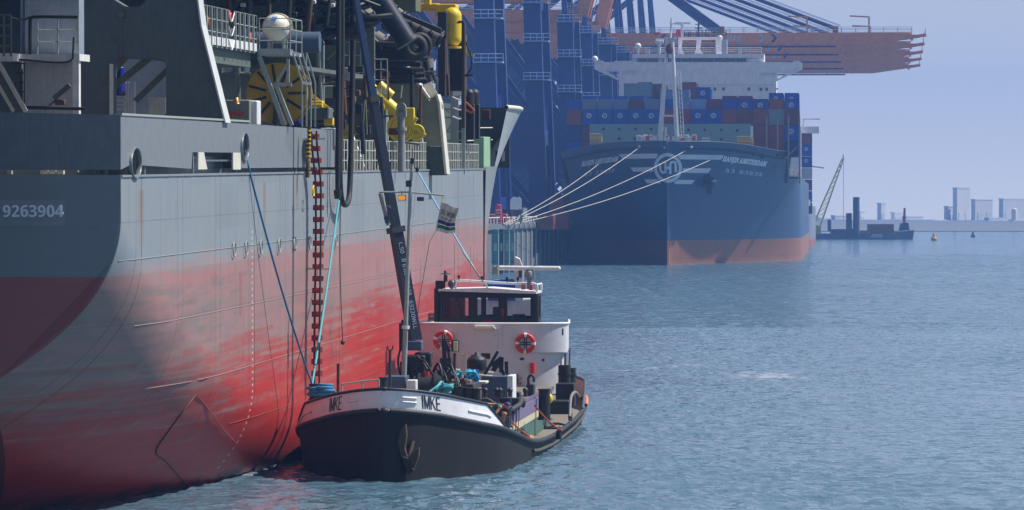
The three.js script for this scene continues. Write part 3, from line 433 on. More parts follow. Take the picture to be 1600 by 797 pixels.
  part('bow_post', [beam(V(-.9, DECK, -99), V(-.9, DECK + 2, -99), .2, .2)], M.rust, dredger);
  part('red_box', rbox(.4, .5, .4, -1.2, 12.3, -108), mat('#5e2228', .6), dredger);

  // ---- loose things standing on or hanging from the ship
  const raft = thing('life_raft', 'white life raft canister behind rails on the ship\'s raised platform', 'life raft', D.w(-.52, py, -31.7), D.q);
  part('canister', [new THREE.CapsuleGeometry(.45, .75, 10, 24).rotateX(Math.PI / 2).translate(0, .82, 0)], M.creamWhite, raft);
  part('band', [new THREE.TorusGeometry(.47, .03, 6, 28).translate(0, .82, .15), new THREE.TorusGeometry(.47, .03, 6, 28).translate(0, .82, -.2), new THREE.TorusGeometry(.455, .025, 6, 28).scale(1, 1, 1).rotateX(Math.PI / 2).translate(0, .82, .37)], mat('#a89a86', .6), raft);
  part('label_plate', box(.16, .12, .02, .0, 1.12, .74, -.65), mat('#3c86d8', .5, { wear: 0 }), raft);
  part('cradle', [box(.9, .08, .9, 0, .06, 0), box(.08, .45, .1, -.25, .3, .3), box(.08, .45, .1, .25, .3, .3), box(.08, .45, .1, -.25, .3, -.3), box(.08, .45, .1, .25, .3, -.3)], M.railGrey, raft);
  const rc = D.onZ(432, 146, -35.7);
  const reel = thing('hose_reel', 'yellow reel with black spokes under the life raft platform', 'reel', D.w(rc.x, DECK, -36.1), D.q); const ry = rc.y - DECK;
  part('disc', [new THREE.CylinderGeometry(1.06, 1.06, .12, 40).rotateX(Math.PI / 2).translate(0, ry, .2)], mat('#b08c0a', .5), reel);
  part('rear_disc', new THREE.CylinderGeometry(1.06, 1.06, .1, 40).rotateX(Math.PI / 2).translate(0, ry, -.9), mat('#b08c0a', .5), reel);
  part('hose_coil', new THREE.CylinderGeometry(.85, .85, 1.0, 32).rotateX(Math.PI / 2).translate(0, ry, -.35), M.black, reel);
  for (let k = 0; k < 11; k++) part('spoke', box(.62, .085, .05, .7, 0, .28).rotateZ(k / 11 * Math.PI * 2 + .02).translate(0, ry, 0), M.black, reel);
  part('axle', [new THREE.CylinderGeometry(.16, .16, 1.6, 18).rotateX(Math.PI / 2).translate(0, ry, -.2), box(.16, ry, .3, 0, ry / 2, .52), box(.16, ry, .3, 0, ry / 2, -1.1)], M.darkSteel, reel);
  const drum = thing('blue_drum', 'small blue drum lying on deck under the yellow reel', 'drum', D.w(...D.onZ(459, 190, -38).toArray()), D.q);
  part('body', [new THREE.CylinderGeometry(.22, .22, .5, 20).rotateX(Math.PI / 2), ring(.22, .02, 0, 0, .1), ring(.22, .02, 0, 0, -.1)], M.blueDrum, drum);
  const drum2 = thing('blue_cylinder', 'tall dark blue cylinder behind the opening of the grey gantry plate', 'cylinder', D.w(...D.onZ(185, 148, -20.2).toArray()), D.q);
  part('body', [cyl(.2, .82, 0, 0, 0, 18), ball(.2, 0, .82, 0, 1, .35, 1)], M.blueDrum, drum2);
  part('base_ring', cyl(.22, .06, 0, -.02, 0, 18), M.darkSteel, drum2);
  for (const [px, py2] of [[357, 26], [392, 62], [322, 34]]) { const p = D.onX(px, py2, -1.3); const b = thing('coiled_line', px === 357 ? 'orange coil hung on the walkway rail above a white tag' : px === 392 ? 'dark orange coil near the walkway end by the life raft' : 'brown orange coil at the walkway end next to the grey gantry', 'coil', D.w(p), D.q, undefined); part('coil', [ring(.16, .06, 0, 0, 0, 'x', 20), ring(.13, .05, .06, -.03, .02, 'x', 20), ring(.17, .04, -.04, -.02, -.05, 'x', 20)], px === 357 ? M.redPlastic : M.orangeRope, b); part('tail', tube([V(0, -.16, 0), V(.02, -.4, .05), V(0, -.55, -.03)], .03), M.brown, b); }
  // black hose bight hanging outside the hull
  const hp = px => 0.35; const L = (px, py2) => D.w(D.onX(px, py2, .35));
  const bight = thing('black_hose', 'thick black hose hanging in a long loop over the ship\'s side', 'hose');
  part('loop', [new THREE.TubeGeometry(new THREE.CatmullRomCurve3([[534, -60], [534, 100], [532, 200], [531, 280], [533, 308], [539, 320], [545, 310], [547, 280], [549, 200], [551, 90], [552, -60]].map(p => L(...p))), 90, .105, 10)], M.rubber, bight);
  part('second_hose', [new THREE.TubeGeometry(new THREE.CatmullRomCurve3([[529, -60], [529, 100], [528, 200], [527.5, 299]].map(p => L(...p))), 40, .09, 10)], M.rubber, bight);
  part('end_fitting', [rod(L(527.5, 297), L(527.5, 311), .15, .11, 12)], M.darkSteel, bight);
  // red and black pilot ladder of spools
  const pl = thing('rope_ladder', 'hanging ladder of red steps strung on dark ropes along the hull', 'rope ladder');
  const lp = py2 => L(lerp(489.5, 496.5, sstep(205, 300, py2)) - 2.5 * sstep(330, 580, py2), py2).lerp(L(493, py2), 0);
  const pts = []; for (let y = 205; y <= 602; y += 18) pts.push(lp(y));
  for (const o of [-.17, .17]) part('side_rope', new THREE.TubeGeometry(new THREE.CatmullRomCurve3(pts.map(p => p.clone().add(V(.02, 0, o)).add(V(o * .55, 0, 0)))), 60, .035, 6), M.darkRope, pl);
  for (let y = 214; y <= 600; y += 18.5) { const p = lp(y); part('step', [box(.2, .1, .5, p.x, p.y, p.z, 0, -.1), cyl(.12, .18, p.x - .05, p.y - .08, p.z, 10), cyl(.12, .18, p.x + .1, p.y - .08, p.z - .05, 10)], mat('#94281e', .6), pl); }
  for (const y of [217, 420]) { const p = lp(y); part('spreader', box(.75, .06, .2, p.x + .05, p.y, p.z), M.creamWhite, pl); }
  const hl = thing('striped_rope', 'yellow and black cord hanging beside the red rope ladder at the fairlead', 'rope');
  part('cord', new THREE.TubeGeometry(new THREE.CatmullRomCurve3([[483, 196], [483, 230], [481, 255], [480.5, 277]].map(p => L(...p))), 20, .07, 7), mat('#4a3d1e', .8), hl);
  for (let k = 0; k < 11; k++) part('yellow_band', rod(L(482.5 - k * .15, 203 + k * 6.6), L(482.5 - k * .15, 205.5 + k * 6.6), .078, .078, 7), M.yellow, hl);
  const yb = thing('yellow_loop', 'small yellow strap loop beside the red rope ladder', 'strap'); part('strap', new THREE.TubeGeometry(new THREE.CatmullRomCurve3([[490, 290], [488.5, 296], [488.5, 304], [490.5, 305], [491, 294]].map(p => L(...p)), true), 30, .025, 6), M.yellow, yb);
  const sl = thing('hanging_line', 'thin dark line with a small weight hanging down the hull', 'line'); part('line', new THREE.TubeGeometry(new THREE.CatmullRomCurve3([[532, 312], [531, 400], [533, 480], [535.5, 534]].map(p => L(...p))), 40, .018, 5), M.darkRope, sl); part('weight', ball(.08, ...L(535.5, 535).toArray(), 1, 1.2, 1), M.darkSteel, sl);
  const oh = thing('orange_hose', 'bundle of orange hoses looped over the black roller guides', 'hose'); for (let k = 0; k < 3; k++) part('hose', new THREE.TubeGeometry(new THREE.CatmullRomCurve3([[724, 156], [731, 162 + k], [739 + k, 171 + k], [737, 175 + k * .6], [728, 173 - k]].map(p => D.w(D.onZ(...p, -87.2)))), 24, .035, 6), M.orangeRope, oh);
}

// ------------------------------------------------------------------ the workboat in front: x across, z = -t, t metres aft of the stem
const I = frame(V(-4.05, 0, -142), -0.081);
const boat = inFrame(I, 'work_barge', 'black and white work barge moored in front of the big ship\'s red side', 'barge');
const halfBow = curve([[0, 0], [.2, .22], [.55, .78], [1, 1.5], [1.41, 2.28], [1.87, 2.98], [2.24, 3.4], [2.83, 3.7], [3.46, 3.85], [7, 3.85]]), halfStern = smoothCurve([[20, 3.85], [38, 3.9], [41, 3.7], [43, 3.0], [43.8, 2.2], [44.2, 1.2], [44.4, 0.05]]);
const halfB = t => { if (t > 25) return halfStern(t); const u = Math.sqrt(Math.max(0, t)); return u < .1 ? halfBow(u) : (halfBow(u - .08) + 2 * halfBow(u) + halfBow(u + .08)) / 4; };
const deckH = smoothCurve([[0, 2.4], [2, 1.92], [5, 1.52], [8, 1.12], [11, 0.82], [15, 0.64], [22, 0.5], [33, 0.58], [38, 0.8], [44.4, 1.2]]);
{
  const B = boat, at0 = (px, py, d) => I.at(px, py, d);
  const wall = (f0, f1, t0, t1, n = 120, m = 10) => side => sheet(n, m, (i, j) => { const t = lerp(t0, t1, i / n), [xa, ya] = f0(t), [xb, yb] = f1(t), k = j / m; return [side * lerp(xa, xb, k), lerp(ya, yb, k), -t]; }, (i, j, a) => [a[2] / 3, a[1] / 3]);
  const both = f => [f(1), f(-1)];
  const tt = k => k;   // plan runs on t directly; the stem is sampled finely below
  const stemSheet = (fn, m) => side => { const T = []; for (let i = 0; i <= 40; i++) T.push(2.4 * Math.pow(i / 40, 2.2)); for (let i = 1; i <= 30; i++) T.push(2.4 + i * 0.4); for (let i = 1; i <= 40; i++) T.push(14.4 + i * 0.6); for (let i = 1; i <= 24; i++) T.push(38.4 + i * 0.25); const n = T.length - 1; return sheet(n, m, (i, j) => { const [x, y] = fn(T[i], j / m); return [side * x, y, -T[i]]; }, (i, j, a) => [a[2] / 4, a[1] / 4]); };
  const hullMat = (() => { const tex = canvasTex(1024, 256, (g, W, H) => { g.fillStyle = '#0d0e11'; g.fillRect(0, 0, W, H); for (let k = 0; k < 900; k++) { const x = rr(0, W); g.fillStyle = `rgba(${rnd() < .5 ? '50,48,44' : rnd() < .5 ? '4,5,7' : '64,55,45'},${rr(.03, .16)})`; g.fillRect(x, rr(0, H), rr(1, 10), rr(8, 110)); } for (let k = 0; k < 320; k++) { g.fillStyle = `rgba(${rnd() < .6 ? '150,142,128' : '120,96,74'},${rr(.03, .16)})`; g.fillRect(rr(0, W), rr(0, H), rr(1, 6), rr(10, 120)); }
    for (let k = 0; k < 60; k++) { g.fillStyle = `rgba(150,80,46,${rr(.1, .3)})`; g.fillRect(rr(0, W), rr(0, H), rr(2, 8), rr(4, 40)); } }); tex.wrapS = tex.wrapT = THREE.RepeatWrapping; return new THREE.MeshStandardMaterial({ map: tex, roughness: 0.72, color: new THREE.Color(.3, .3, .31), side: THREE.DoubleSide }); })();
  const hullFn = (t, k) => { const b = halfB(t), low = 0.9 - 0.12 * sstep(8, 0, t); return [b * lerp(low, 1, Math.pow(k, 0.7)), lerp(-0.8, deckH(t), k)]; };
  part('hull', both(stemSheet(hullFn, 14)).map(g => g), hullMat, B);
  part('rubbing_strake', [1, -1].map(s => new THREE.TubeGeometry(new THREE.CatmullRomCurve3(Array.from({ length: 60 }, (_, i) => { const t = 0.02 + 44.2 * Math.pow(i / 59, 1.5); return V(s * (halfB(t) + .03), deckH(t), -t); })), 200, 0.085, 6)), mat('#2b2c30', .6), B);
  part('lower_strake', [1, -1].map(s => new THREE.TubeGeometry(new THREE.CatmullRomCurve3(Array.from({ length: 40 }, (_, i) => { const t = 12 + 31.5 * i / 39; return V(s * (halfB(t) * .985 + .03), deckH(t) - .34, -t); })), 120, 0.06, 6)), mat('#4b4843', .75), B);
  // white bow bulwark: full height round the stem, cut down in a slope to the side decks
  const tAt = (px, y) => { let b = 1, e = 1e9; for (let q = .5; q < 12; q += .02) { const w = I.w(halfB(q), y, -q), x = Math.abs(800 + FOCAL * w.x / -w.z - px); if (x < e) { e = x; b = q; } } return b; };
  const tEnd0 = tAt(760, 2.3), tEnd1 = tAt(790, 1.6);
  const bh = curve([[0, 0.64], [tEnd0, 0.64], [tEnd1, 0.0]]);
  const bulFn = (t, k) => [halfB(t) + (0.02 - 0.02 * k) * Math.min(1, t / .3), deckH(t) + 0.05 + k * bh(t)];
  const T2 = []; for (let i = 0; i <= 40; i++) T2.push(2.4 * Math.pow(i / 40, 2.2)); for (let i = 1; i <= 30; i++) T2.push(2.4 + i / 30 * (tEnd1 - 2.4));
  const bul = side => sheet(T2.length - 1, 6, (i, j) => { const [x, y] = bulFn(T2[i], j / 6); return [side * x, y, -T2[i]]; }, (i, j, a) => [a[2] / 3, a[1] / 3]);
  const whiteDS = wornPaint('#dddee3', '150,150,158', { rough: .42, rust: 16, chips: 70, tile: 5 });
  const bw = part('bow_bulwark', both(bul), whiteDS, B);
  part('capping', [1, -1].map(s => new THREE.TubeGeometry(new THREE.CatmullRomCurve3(T2.filter((_, i) => i % 3 === 0).map(t => { const [x, y] = bulFn(t, 1); return V(s * x, y, -t); })), 120, 0.05, 6)), mat('#1c2230', .5), bw);
  // the name on both bows, and the welded bars
  const nameOn = (px0, px1, py, d, ry) => { const a = at0(px0, py, d), b = at0(px1, py, d); return [a, b]; };
  for (const [side, px, pyy] of [[-1, 525, 632], [1, 674, 636]]) { let t = 0, best = 1e9; for (let q = .05; q < 7; q += .02) { const w = I.w(side * halfB(q), 2.3, -q), x = 800 + FOCAL * w.x / -w.z; if (Math.abs(x - px) < best) { best = Math.abs(x - px); t = q; } }
    const dt = 0.5, b0 = halfB(t - dt), b1 = halfB(t + dt), dir = V(side * (b1 - b0), 0, -2 * dt).normalize(); if (side < 0) dir.negate();
    const ST = [[[0, 0], [0, 1]], [[.22, 0], [.22, 1]], [[.22, 1], [.46, .05]], [[.46, .05], [.7, 1]], [[.7, 1], [.7, 0]], [[.9, 0], [.9, 1]], [[.9, .4], [1.32, 1]], [[1.04, .58], [1.38, 0]], [[1.56, 0], [1.56, 1]], [[1.56, 1], [1.95, 1]], [[1.56, .52], [1.9, .52]], [[1.56, 0], [1.96, 0]]];
    const g = merge(ST.map(([a, b]) => { const dx = (b[0] - a[0]) * .4, dy = (b[1] - a[1]) * .42, l = Math.hypot(dx, dy); return box(.038, l + .03, .006, 0, 0, 0, 0, 0, -Math.atan2(dx, dy)).translate((a[0] + b[0]) / 2 * .4 - .392, (a[1] + b[1]) / 2 * .42 - .21, 0); })).scale(side < 0 ? .86 : 0.98, 1, 1).applyMatrix4(new THREE.Matrix4().makeShear(0, 0, side < 0 ? 0.12 : -.06, 0, 0, 0));
    const m = new THREE.Matrix4().makeBasis(dir, V(0, 1, 0), V(0, 0, 0).crossVectors(dir, V(0, 1, 0))); g.applyMatrix4(m); const slope = Math.atan2(deckH(t + .7) - deckH(t - .7), 1.4) * side;
    const n = V(0, 0, 0).crossVectors(dir, V(0, 1, 0)); const gg = g; const p = gg.attributes.position;
    for (let i = 0; i < p.count; i++) { const along = V(p.getX(i), 0, p.getZ(i)).dot(dir); const tq = t + along * -dir.z * -1 * -1; const tt2 = t - along * dir.z; const off = V(p.getX(i), 0, p.getZ(i)).dot(n); const [x, y] = bulFn(tt2, .5); p.setXYZ(i, side * x + n.x * (off + .012), y + p.getY(i) * .95, -tt2 + n.z * (off + .012)); }
    gg.computeVertexNormals(); part('name_letters', gg, M.black, bw);
  }
  const tB = (side, px) => { let b = 0, e = 1e9; for (let q = .02; q < 9; q += .01) { const w = I.w(side * halfB(q), 2.3, -q), x = Math.abs(800 + FOCAL * w.x / -w.z - px); if (x < e) { e = x; b = q; } } return b; };
  for (const [side, t0, t1, k] of [[-1, tB(-1, 488), tB(-1, 468), .45], [-1, tB(-1, 559), tB(-1, 545), .5], [1, tB(1, 628), tB(1, 650), .62], [1, tB(1, 628), tB(1, 650), .4], [1, tB(1, 731), tB(1, 766), .45]]) part('welded_bar', new THREE.TubeGeometry(new THREE.CatmullRomCurve3(Array.from({ length: 6 }, (_, i) => { const t = lerp(t0, t1, i / 5), [x, y] = bulFn(t, k); return V(side * (x + .01), y, -t); })), 12, 0.035, 6), whiteDS, bw);
  // anchor in its pocket on the starboard bow, and a stain where the other hangs
  const an = new THREE.Group(); an.name = 'anchor'; B.add(an); an.position.copy(V(halfB(1.2) * .93, 0, -1.2)).add(V(.12, 0, .1));
  { const [ax] = [0]; const rusty = mat('#4a4032', .85);
    const c = at0(640, 700, 142.1); an.position.set(c.x, 0, c.z); const y = py => at0(640, py, 142.1).y, x = px => at0(px, 700, 142.1).x - c.x;
    part('fluke', [plate([[x(627), y(708)], [x(622), y(690)], [x(627), y(672)], [x(634), y(664)], [x(635), y(680)], [x(632), y(700)], [x(636), y(712)], [x(640), y(720)], [x(634), y(722)]], .16, [], .03)], rusty, an);
    part('fluke', [plate([[x(637), y(720)], [x(646), y(706)], [x(655), y(700)], [x(654), y(712)], [x(648), y(728)], [x(643), y(738)]], .16, [], .03)], rusty, an);
    part('crown', [plate([[x(628), y(712)], [x(640), y(718)], [x(646), y(734)], [x(640), y(739)], [x(632), y(724)]], .24, [], .03)], mat('#332c24', .85), an);
    part('shank', rod(V(x(638), y(720), .1), V(x(644), y(690), -.2), .07), rusty, an); }
  part('hawse_rust', plate([[0, 0], [.12, -.3], [.06, -.75], [-.08, -.3]], .02).rotateY(-.5).translate(-.75, 1.55, -.55), M.rust, B);

  // decks
  const deckSheet = (t0, t1, y, inset, m, name = 'deck') => part(name, sheet(80, 8, (i, j) => { const t = lerp(t0, t1, i / 80), b = halfB(t) - inset; return [lerp(-b, b, j / 8), y(t), -t]; }), Object.assign(m, {}), B);
  const dk = mat('#7d776c', .9, { grit: 2.5, side: THREE.DoubleSide });
  part('stem_cap', [ball(.1, 0, deckH(0), .02, 1.4, 1, 1), ball(.07, 0, deckH(0) + .69, .0, 1.4, 1, 1)], mat('#2b2c30', .6), B);
  deckSheet(0.6, 44.3, t => deckH(t) - 0.02, 0.01, dk, 'side_deck');
  const TR = 1.84, tx = t => 2.86 + .2 * sstep(11, 14, t);
  part('trunk_top', plate([[-3.0, 9], [2.84, 9], [3.0, 11], [3.05, 33], [-3.05, 33]].map(([x, t]) => [x, t]), .1).rotateX(-Math.PI / 2).translate(0, TR - .05, 0), mat('#77705f', .9, { grit: 2 }), B);
  // painted coaming: purple, cream and green boards, each plank its own
  const cols = [['#74698a', 1.84, 1.4, .05], ['#c4bea2', 1.4, 1.12, .03], ['#486a60', 1.12, .5, .0]];
  const pm = cols.map(c => mat(c[0], .6, { wear: 1.5 }));
  for (const s of [1, -1]) { let t = 9.2; while (t < 29) { const l = s > 0 ? 0.62 : 3.3; cols.forEach(([c, y1, y0, o], i) => part('coaming_plank', box(.07, y1 - y0 - .012, l - .012, s * (tx(t + l / 2) + .08 + o), (y1 + y0) / 2, -t - l / 2), pm[i], B)); t += l; } }
  part('coaming_cap', [span(2.95, 3.16, TR, TR + .06, -11, -29.2), span(-3.16, -2.95, TR, TR + .06, -11, -29.2)], mat('#5d5475', .6), B);
  part('coaming_end', span(-3.3, 3.25, .6, TR - .1, -9.0, -9.15), M.steelBlue, B);
  for (let k = 0; k < 9; k++) part('cleat_hook', box(.1, .05, .2, 3.1, 1.72, -11.5 - k * .85), M.black, B);
  part('fender_step', [box(.3, .35, .5, 3.24, .75, -15.0), box(.1, .5, .1, 3.26, .85, -14.2)], mat('#3d5a52', .7), B);
  // side-deck bollards standing by the coaming
  const bollard = (px, py0, py1, d, r, name = 'bollard') => { const a = at0(px, py1, d), h = at0(px, py0, d).y - a.y; return [cyl(r, h, a.x, a.y, a.z, 18), cyl(r * 1.12, .05, a.x, a.y + h, a.z, 18), cyl(r * 1.2, .06, a.x, a.y, a.z, 18)]; };
  part('mooring_post', bollard(790, 624, 668, 151.5, .2), M.black, B); part('mooring_post', bollard(850.5, 610, 656, 163, .21), M.black, B);
  for (const px of [717.5, 733, 744]) part('bollard', bollard(px, 606 + (px - 717) * .13, 631 + (px - 717) * .08, 147.5, .155), M.black, B);
  part('bollard', bollard(599, 592, 613, 144.5, .14), M.black, B); for (const px of [492, 507]) part('bollard', bollard(px, 602, 626, 147, .18), M.black, B);
  part('stem_rail', [rail([at0(534, 611, 145), at0(566, 607, 144.5), at0(592, 604, 144.2)], .22, 1, .03, .6)], M.railGrey, B);
  part('post', rod(at0(528, 622, 146), at0(528.5, 568, 146), .05), mat('#4d2620', .7), B);
  part('fork_post', [rod(at0(609, 606, 146), at0(609.5, 547, 146), .05), tube([at0(605, 541, 146), at0(607, 546, 146), at0(609.5, 548, 146), at0(613, 545, 146), at0(614.5, 540, 146)], .025)], M.darkSteel, B);
  // foredeck winch, hoses and boxes
  const bx2 = (px0, px1, y0, y1, d, dep, m, n, r = .03) => { const a = at0(px0, y1, d), b = at0(px1, y0, d); const g = part(n, rbox(b.x - a.x, b.y - a.y, dep, (a.x + b.x) / 2, (a.y + b.y) / 2, a.z - dep / 2, r), m, B); return g; };
  bx2(600, 634, 588, 620, 148, 1.2, M.steelBlue, 'locker'); bx2(635, 650, 594, 616, 147.6, .6, M.white, 'locker_door'); 
  bx2(752, 800, 588, 640, 158, 1.6, M.steelBlue, 'deck_box'); bx2(792.5, 801.5, 587, 638, 157.9, 1.5, M.whiteClean, 'deck_box_side');
  bx2(780, 812, 622, 640, 155, .5, M.darkSteel, 'winch_bed'); bx2(801, 812, 613, 629, 160, .7, M.navy, 'small_box'); bx2(822, 834, 601, 618, 165, .8, M.darkSteel, 'vent_box');
  for (const px of [758, 781, 776, 797, 821]) part('vent_knob', [rod(at0(px, 620, 156), at0(px, 612, 156), .07), ball(.1, ...at0(px, 610, 156).toArray())], M.darkSteel, B);
  part('deck_pipe', [tube([at0(747, 627, 152), at0(760, 624, 152), at0(775, 632, 152), at0(800, 638, 152)], .06), tube([at0(826, 605, 165), at0(826, 590, 165), at0(830, 586, 165), at0(834, 590, 165), at0(834, 597, 165)], .05), tube([at0(798, 641, 153), at0(806, 636, 153.5), at0(812, 632, 154), at0(816, 624, 155), at0(818, 629, 155), at0(815, 636, 155)], .09)], mat('#38383a', .7), B);
  part('windlass', [new THREE.CylinderGeometry(.4, .4, .9, 22).rotateZ(Math.PI / 2).translate(...at0(668, 606, 149).toArray()), new THREE.CylinderGeometry(.5, .5, .08, 22).rotateZ(Math.PI / 2).translate(...at0(656, 606, 149).toArray()), new THREE.CylinderGeometry(.5, .5, .08, 22).rotateZ(Math.PI / 2).translate(...at0(681, 606, 149).toArray())], M.black, B);
  bx2(640, 740, 600, 634, 153, 2.2, mat('#38393a', .8), 'machinery_base');
  bx2(660, 735, 594, 601, 154, 1.4, mat('#6d6657', .8), 'work_bench'); bx2(742, 760, 596, 600, 156, 1, M.creamWhite, 'shelf');
  for (let k = 0; k < 16; k++) part('hydraulic_hose', tube([at0(640 + k * 4, 575 + (k % 5) * 6, 150.5), at0(650 + k * 4.4, 568 + (k % 4) * 10, 150), at0(656 + k * 4.6, 592 + (k % 3) * 8, 149.6), at0(648 + k * 5.4, 612, 149.5)], .028 + .01 * (k % 3)), k % 4 ? M.black : M.darkSteel, B);
  for (const [x, y, c] of [[674, 589, 'redPlastic'], [700, 592, 'rust'], [724, 596, 'rust'], [668, 600, 'steelBlue'], [690, 600, 'black'], [704, 584, 'steelBlue']]) part('deck_gear', rbox(.28, .2, .3, ...at0(x, y, 151).toArray()), M[c], B);
  part('oil_drum', cyl(.3, .55, ...at0(735, 602, 156).toArray(), 18), M.blueDrum, B);
  // hydraulic crane at the bow: base, slew column, two-faced box boom with its lettering
  const cr = new THREE.Group(); cr.name = 'deck_crane'; B.add(cr); const cd = 150, cp = (x, y, d = cd) => at0(x, y, d);
  part('pedestal', [cyl(.5, 1.0, ...cp(648, 612).toArray(), 20), rbox(.8, 1.1, .9, ...cp(648, 580).toArray(), .08), rbox(.55, .5, .6, ...cp(662, 562).toArray(), .06)], M.black, cr);
  part('slew_head', [rbox(.52, .32, .6, ...cp(648, 540).toArray(), .04)], M.steelBlue, cr);
  part('hydraulic_ram', [rod(cp(632, 590, 149.4), cp(630, 500, 149.6), .07, .07, 10), rod(cp(628, 548, 149.6), cp(628, 505, 149.6), .1)], M.black, cr);
  const tip = cp(546, -60), foot = cp(648.5, 532), bdir = tip.clone().sub(foot), bl = bdir.length(); bdir.normalize();
  const acr = V(0, 0, 0).crossVectors(bdir, V(0.56, 0, 0.83)).normalize();      // across the dark face
  const nrm = V(0, 0, 0).crossVectors(acr, bdir).normalize();
  const boomSeg = (s0, s1, w0, w1, h0, h1) => { const g = new THREE.BoxGeometry(1, 1, 1, 1, 1, 1), p = g.attributes.position; for (let i = 0; i < p.count; i++) { const up = p.getY(i) > 0, a = p.getX(i) * (up ? w1 : w0), c = p.getZ(i) * (up ? h1 : h0), s = up ? s1 : s0; const q = foot.clone().addScaledVector(bdir, s).addScaledVector(acr, a).addScaledVector(nrm, c); p.setXYZ(i, q.x, q.y, q.z); } g.computeVertexNormals(); return g; };
  const boomMat = mat('#172238', .4, { wear: 2 });
  const boomPart = part('boom', [boomSeg(0, 3.8, .38, .36, .34, .32)], boomMat, cr); part('boom', boomSeg(3.8, 8.2, .29, .26, .27, .25), boomMat, cr); part('boom', boomSeg(8.2, bl, .22, .17, .2, .16), mat('#1c3154', .35, { wear: 2 }), cr);
  part('boom_collar', [boomSeg(3.66, 3.86, .5, .5, .44, .44)], M.darkSteel, boomPart); part('boom_collar', boomSeg(8.1, 8.3, .36, .36, .32, .32), M.darkSteel, boomPart);
  const lineOf = (txt, s0, size, face) => { const g = letters(txt, size, .012); const u = bdir.clone().negate(), n = face === 'dark' ? nrm.clone() : acr.clone(); if (n.z < 0) n.negate(); const v = V(0, 0, 0).crossVectors(n, u); const m = new THREE.Matrix4().makeBasis(u, v, n); const o = foot.clone().addScaledVector(bdir, s0).addScaledVector(n, face === 'dark' ? .172 : .2); m.setPosition(o); return g.applyMatrix4(m); };
  part('boom_lettering', [lineOf('L.50   B 6.60   T.A28   63220WLL', 1.85, .15, 'dark')], mat('#93a2b8', .6, { wear: 0 }), boomPart);
  part('boom_grease', [boomSeg(5.8, 8.0, .05, .05, .31, .29)].map(g => g.translate(acr.x * -.15, 0, 0)), M.brown, boomPart);
  part('hose_bundle', [tube([cp(655, 560, 149.5), cp(666, 568, 149), cp(676, 585, 149), cp(690, 600, 149)], .04), tube([cp(652, 556, 149.5), cp(668, 580, 149), cp(666, 598, 149), cp(660, 610, 149)], .04), tube([cp(626, 545, 149.5), cp(622, 560, 149.5), cp(624, 580, 149.5), cp(630, 594, 149.5)], .035)], M.black, cr);
  part('red_valve', cyl(.12, .2, ...cp(667, 590, 149).toArray(), 10), M.redPlastic, cr);
  // pole mast with yard, lamps and flags
  const ms = new THREE.Group(); ms.name = 'mast'; B.add(ms); const mp = (x, y) => at0(x, y, 149);
  part('pole', [rod(mp(631, 596), mp(634, 505), .085, .085, 12), rod(mp(634, 505), mp(641, 300), .075, .06, 12), rod(mp(641, 300), mp(644, 252), .055, .045, 10)], M.railGrey, ms);
  part('clamp', rod(mp(633.8, 514), mp(634, 509), .13, .13, 12), M.white, ms);
  part('masthead_light', [rod(mp(644, 256), mp(644.5, 247), .07), rod(mp(644.5, 246), mp(644.5, 232), .015), rbox(.12, .16, .12, ...mp(652, 265).toArray())], M.darkSteel, ms);
  part('camera_box', rbox(.2, .22, .2, ...mp(639, 287).toArray()), M.darkSteel, ms);
  part('yard', [rod(mp(592, 300), mp(641, 300.5), .03, .03, 8), rod(mp(641, 300.5), mp(694, 305.5), .03, .03, 8)], M.railGrey, ms);
  part('amber_lamp', rbox(.24, .15, .1, ...mp(627.8, 309).toArray(), .04), new THREE.MeshStandardMaterial({ color: '#f0a020', roughness: .3, emissive: new THREE.Color('#e08a10'), emissiveIntensity: .55 }), ms);
  part('amber_lamp_case', [rbox(.28, .18, .06, ...mp(627.8, 309).add(V(0, 0, -.06)).toArray(), .03), rod(mp(627.8, 305), mp(627.8, 300), .012)], M.brown, ms);
  part('blue_lamp', [rbox(.24, .14, .1, ...mp(657, 311).toArray(), .03)], mat('#27407a', .4, { wear: 0 }), ms);
  const flagTex = canvasTex(512, 384, (g, W, H) => { g.fillStyle = '#b5b1ab'; g.fillRect(0, 0, W, H); g.fillStyle = '#3a2f63'; g.fillRect(0, H * .60, W, H * .13); g.fillStyle = '#e3e3e0'; g.fillRect(0, H * .73, W, H * .03); g.fillStyle = '#1d6a55'; g.fillRect(0, H * .76, W, H * .13); g.fillStyle = '#c9c7c2'; g.fillRect(0, H * .89, W, H * .11); g.fillStyle = '#26242a'; g.font = 'bold 92px sans-serif'; g.fillText('OIL WORX', 26, H * .40); g.font = 'italic bold 54px serif'; g.fillText('Workforce', 70, H * .56); for (let k = 0; k < 120; k++) { g.fillStyle = `rgba(90,80,74,${rr(.02, .1)})`; g.fillRect(rr(0, W), rr(0, H), rr(4, 60), rr(2, 20)); } });
  const fp = (u, v) => { const a = mp(690, 316), b = mp(681, 361), c = mp(717, 326), d = mp(711, 366); const p = a.clone().multiplyScalar((1 - u) * (1 - v)).addScaledVector(c, u * (1 - v)).addScaledVector(b, (1 - u) * v).addScaledVector(d, u * v); p.z += .12 * Math.sin(u * 6 + v * 2.5) * u + .05 * Math.sin(u * 13 + v * 4); p.y += .04 * Math.sin(u * 7 + v) * u; p.x -= .08 * Math.max(0, Math.sin(v * 3.1) - .5) * u; return p; };
  const flag = inFrame(I, 'company_flag', 'tattered grey flag with purple and green stripes flying from the mast yard', 'flag');
  part('cloth', sheet(28, 18, (i, j) => fp(i / 28, j / 18).toArray(), (i, j) => [i / 28, 1 - j / 18]), new THREE.MeshPhysicalMaterial({ map: flagTex, roughness: .9, side: THREE.DoubleSide, transmission: .25, thickness: 0 }), flag);
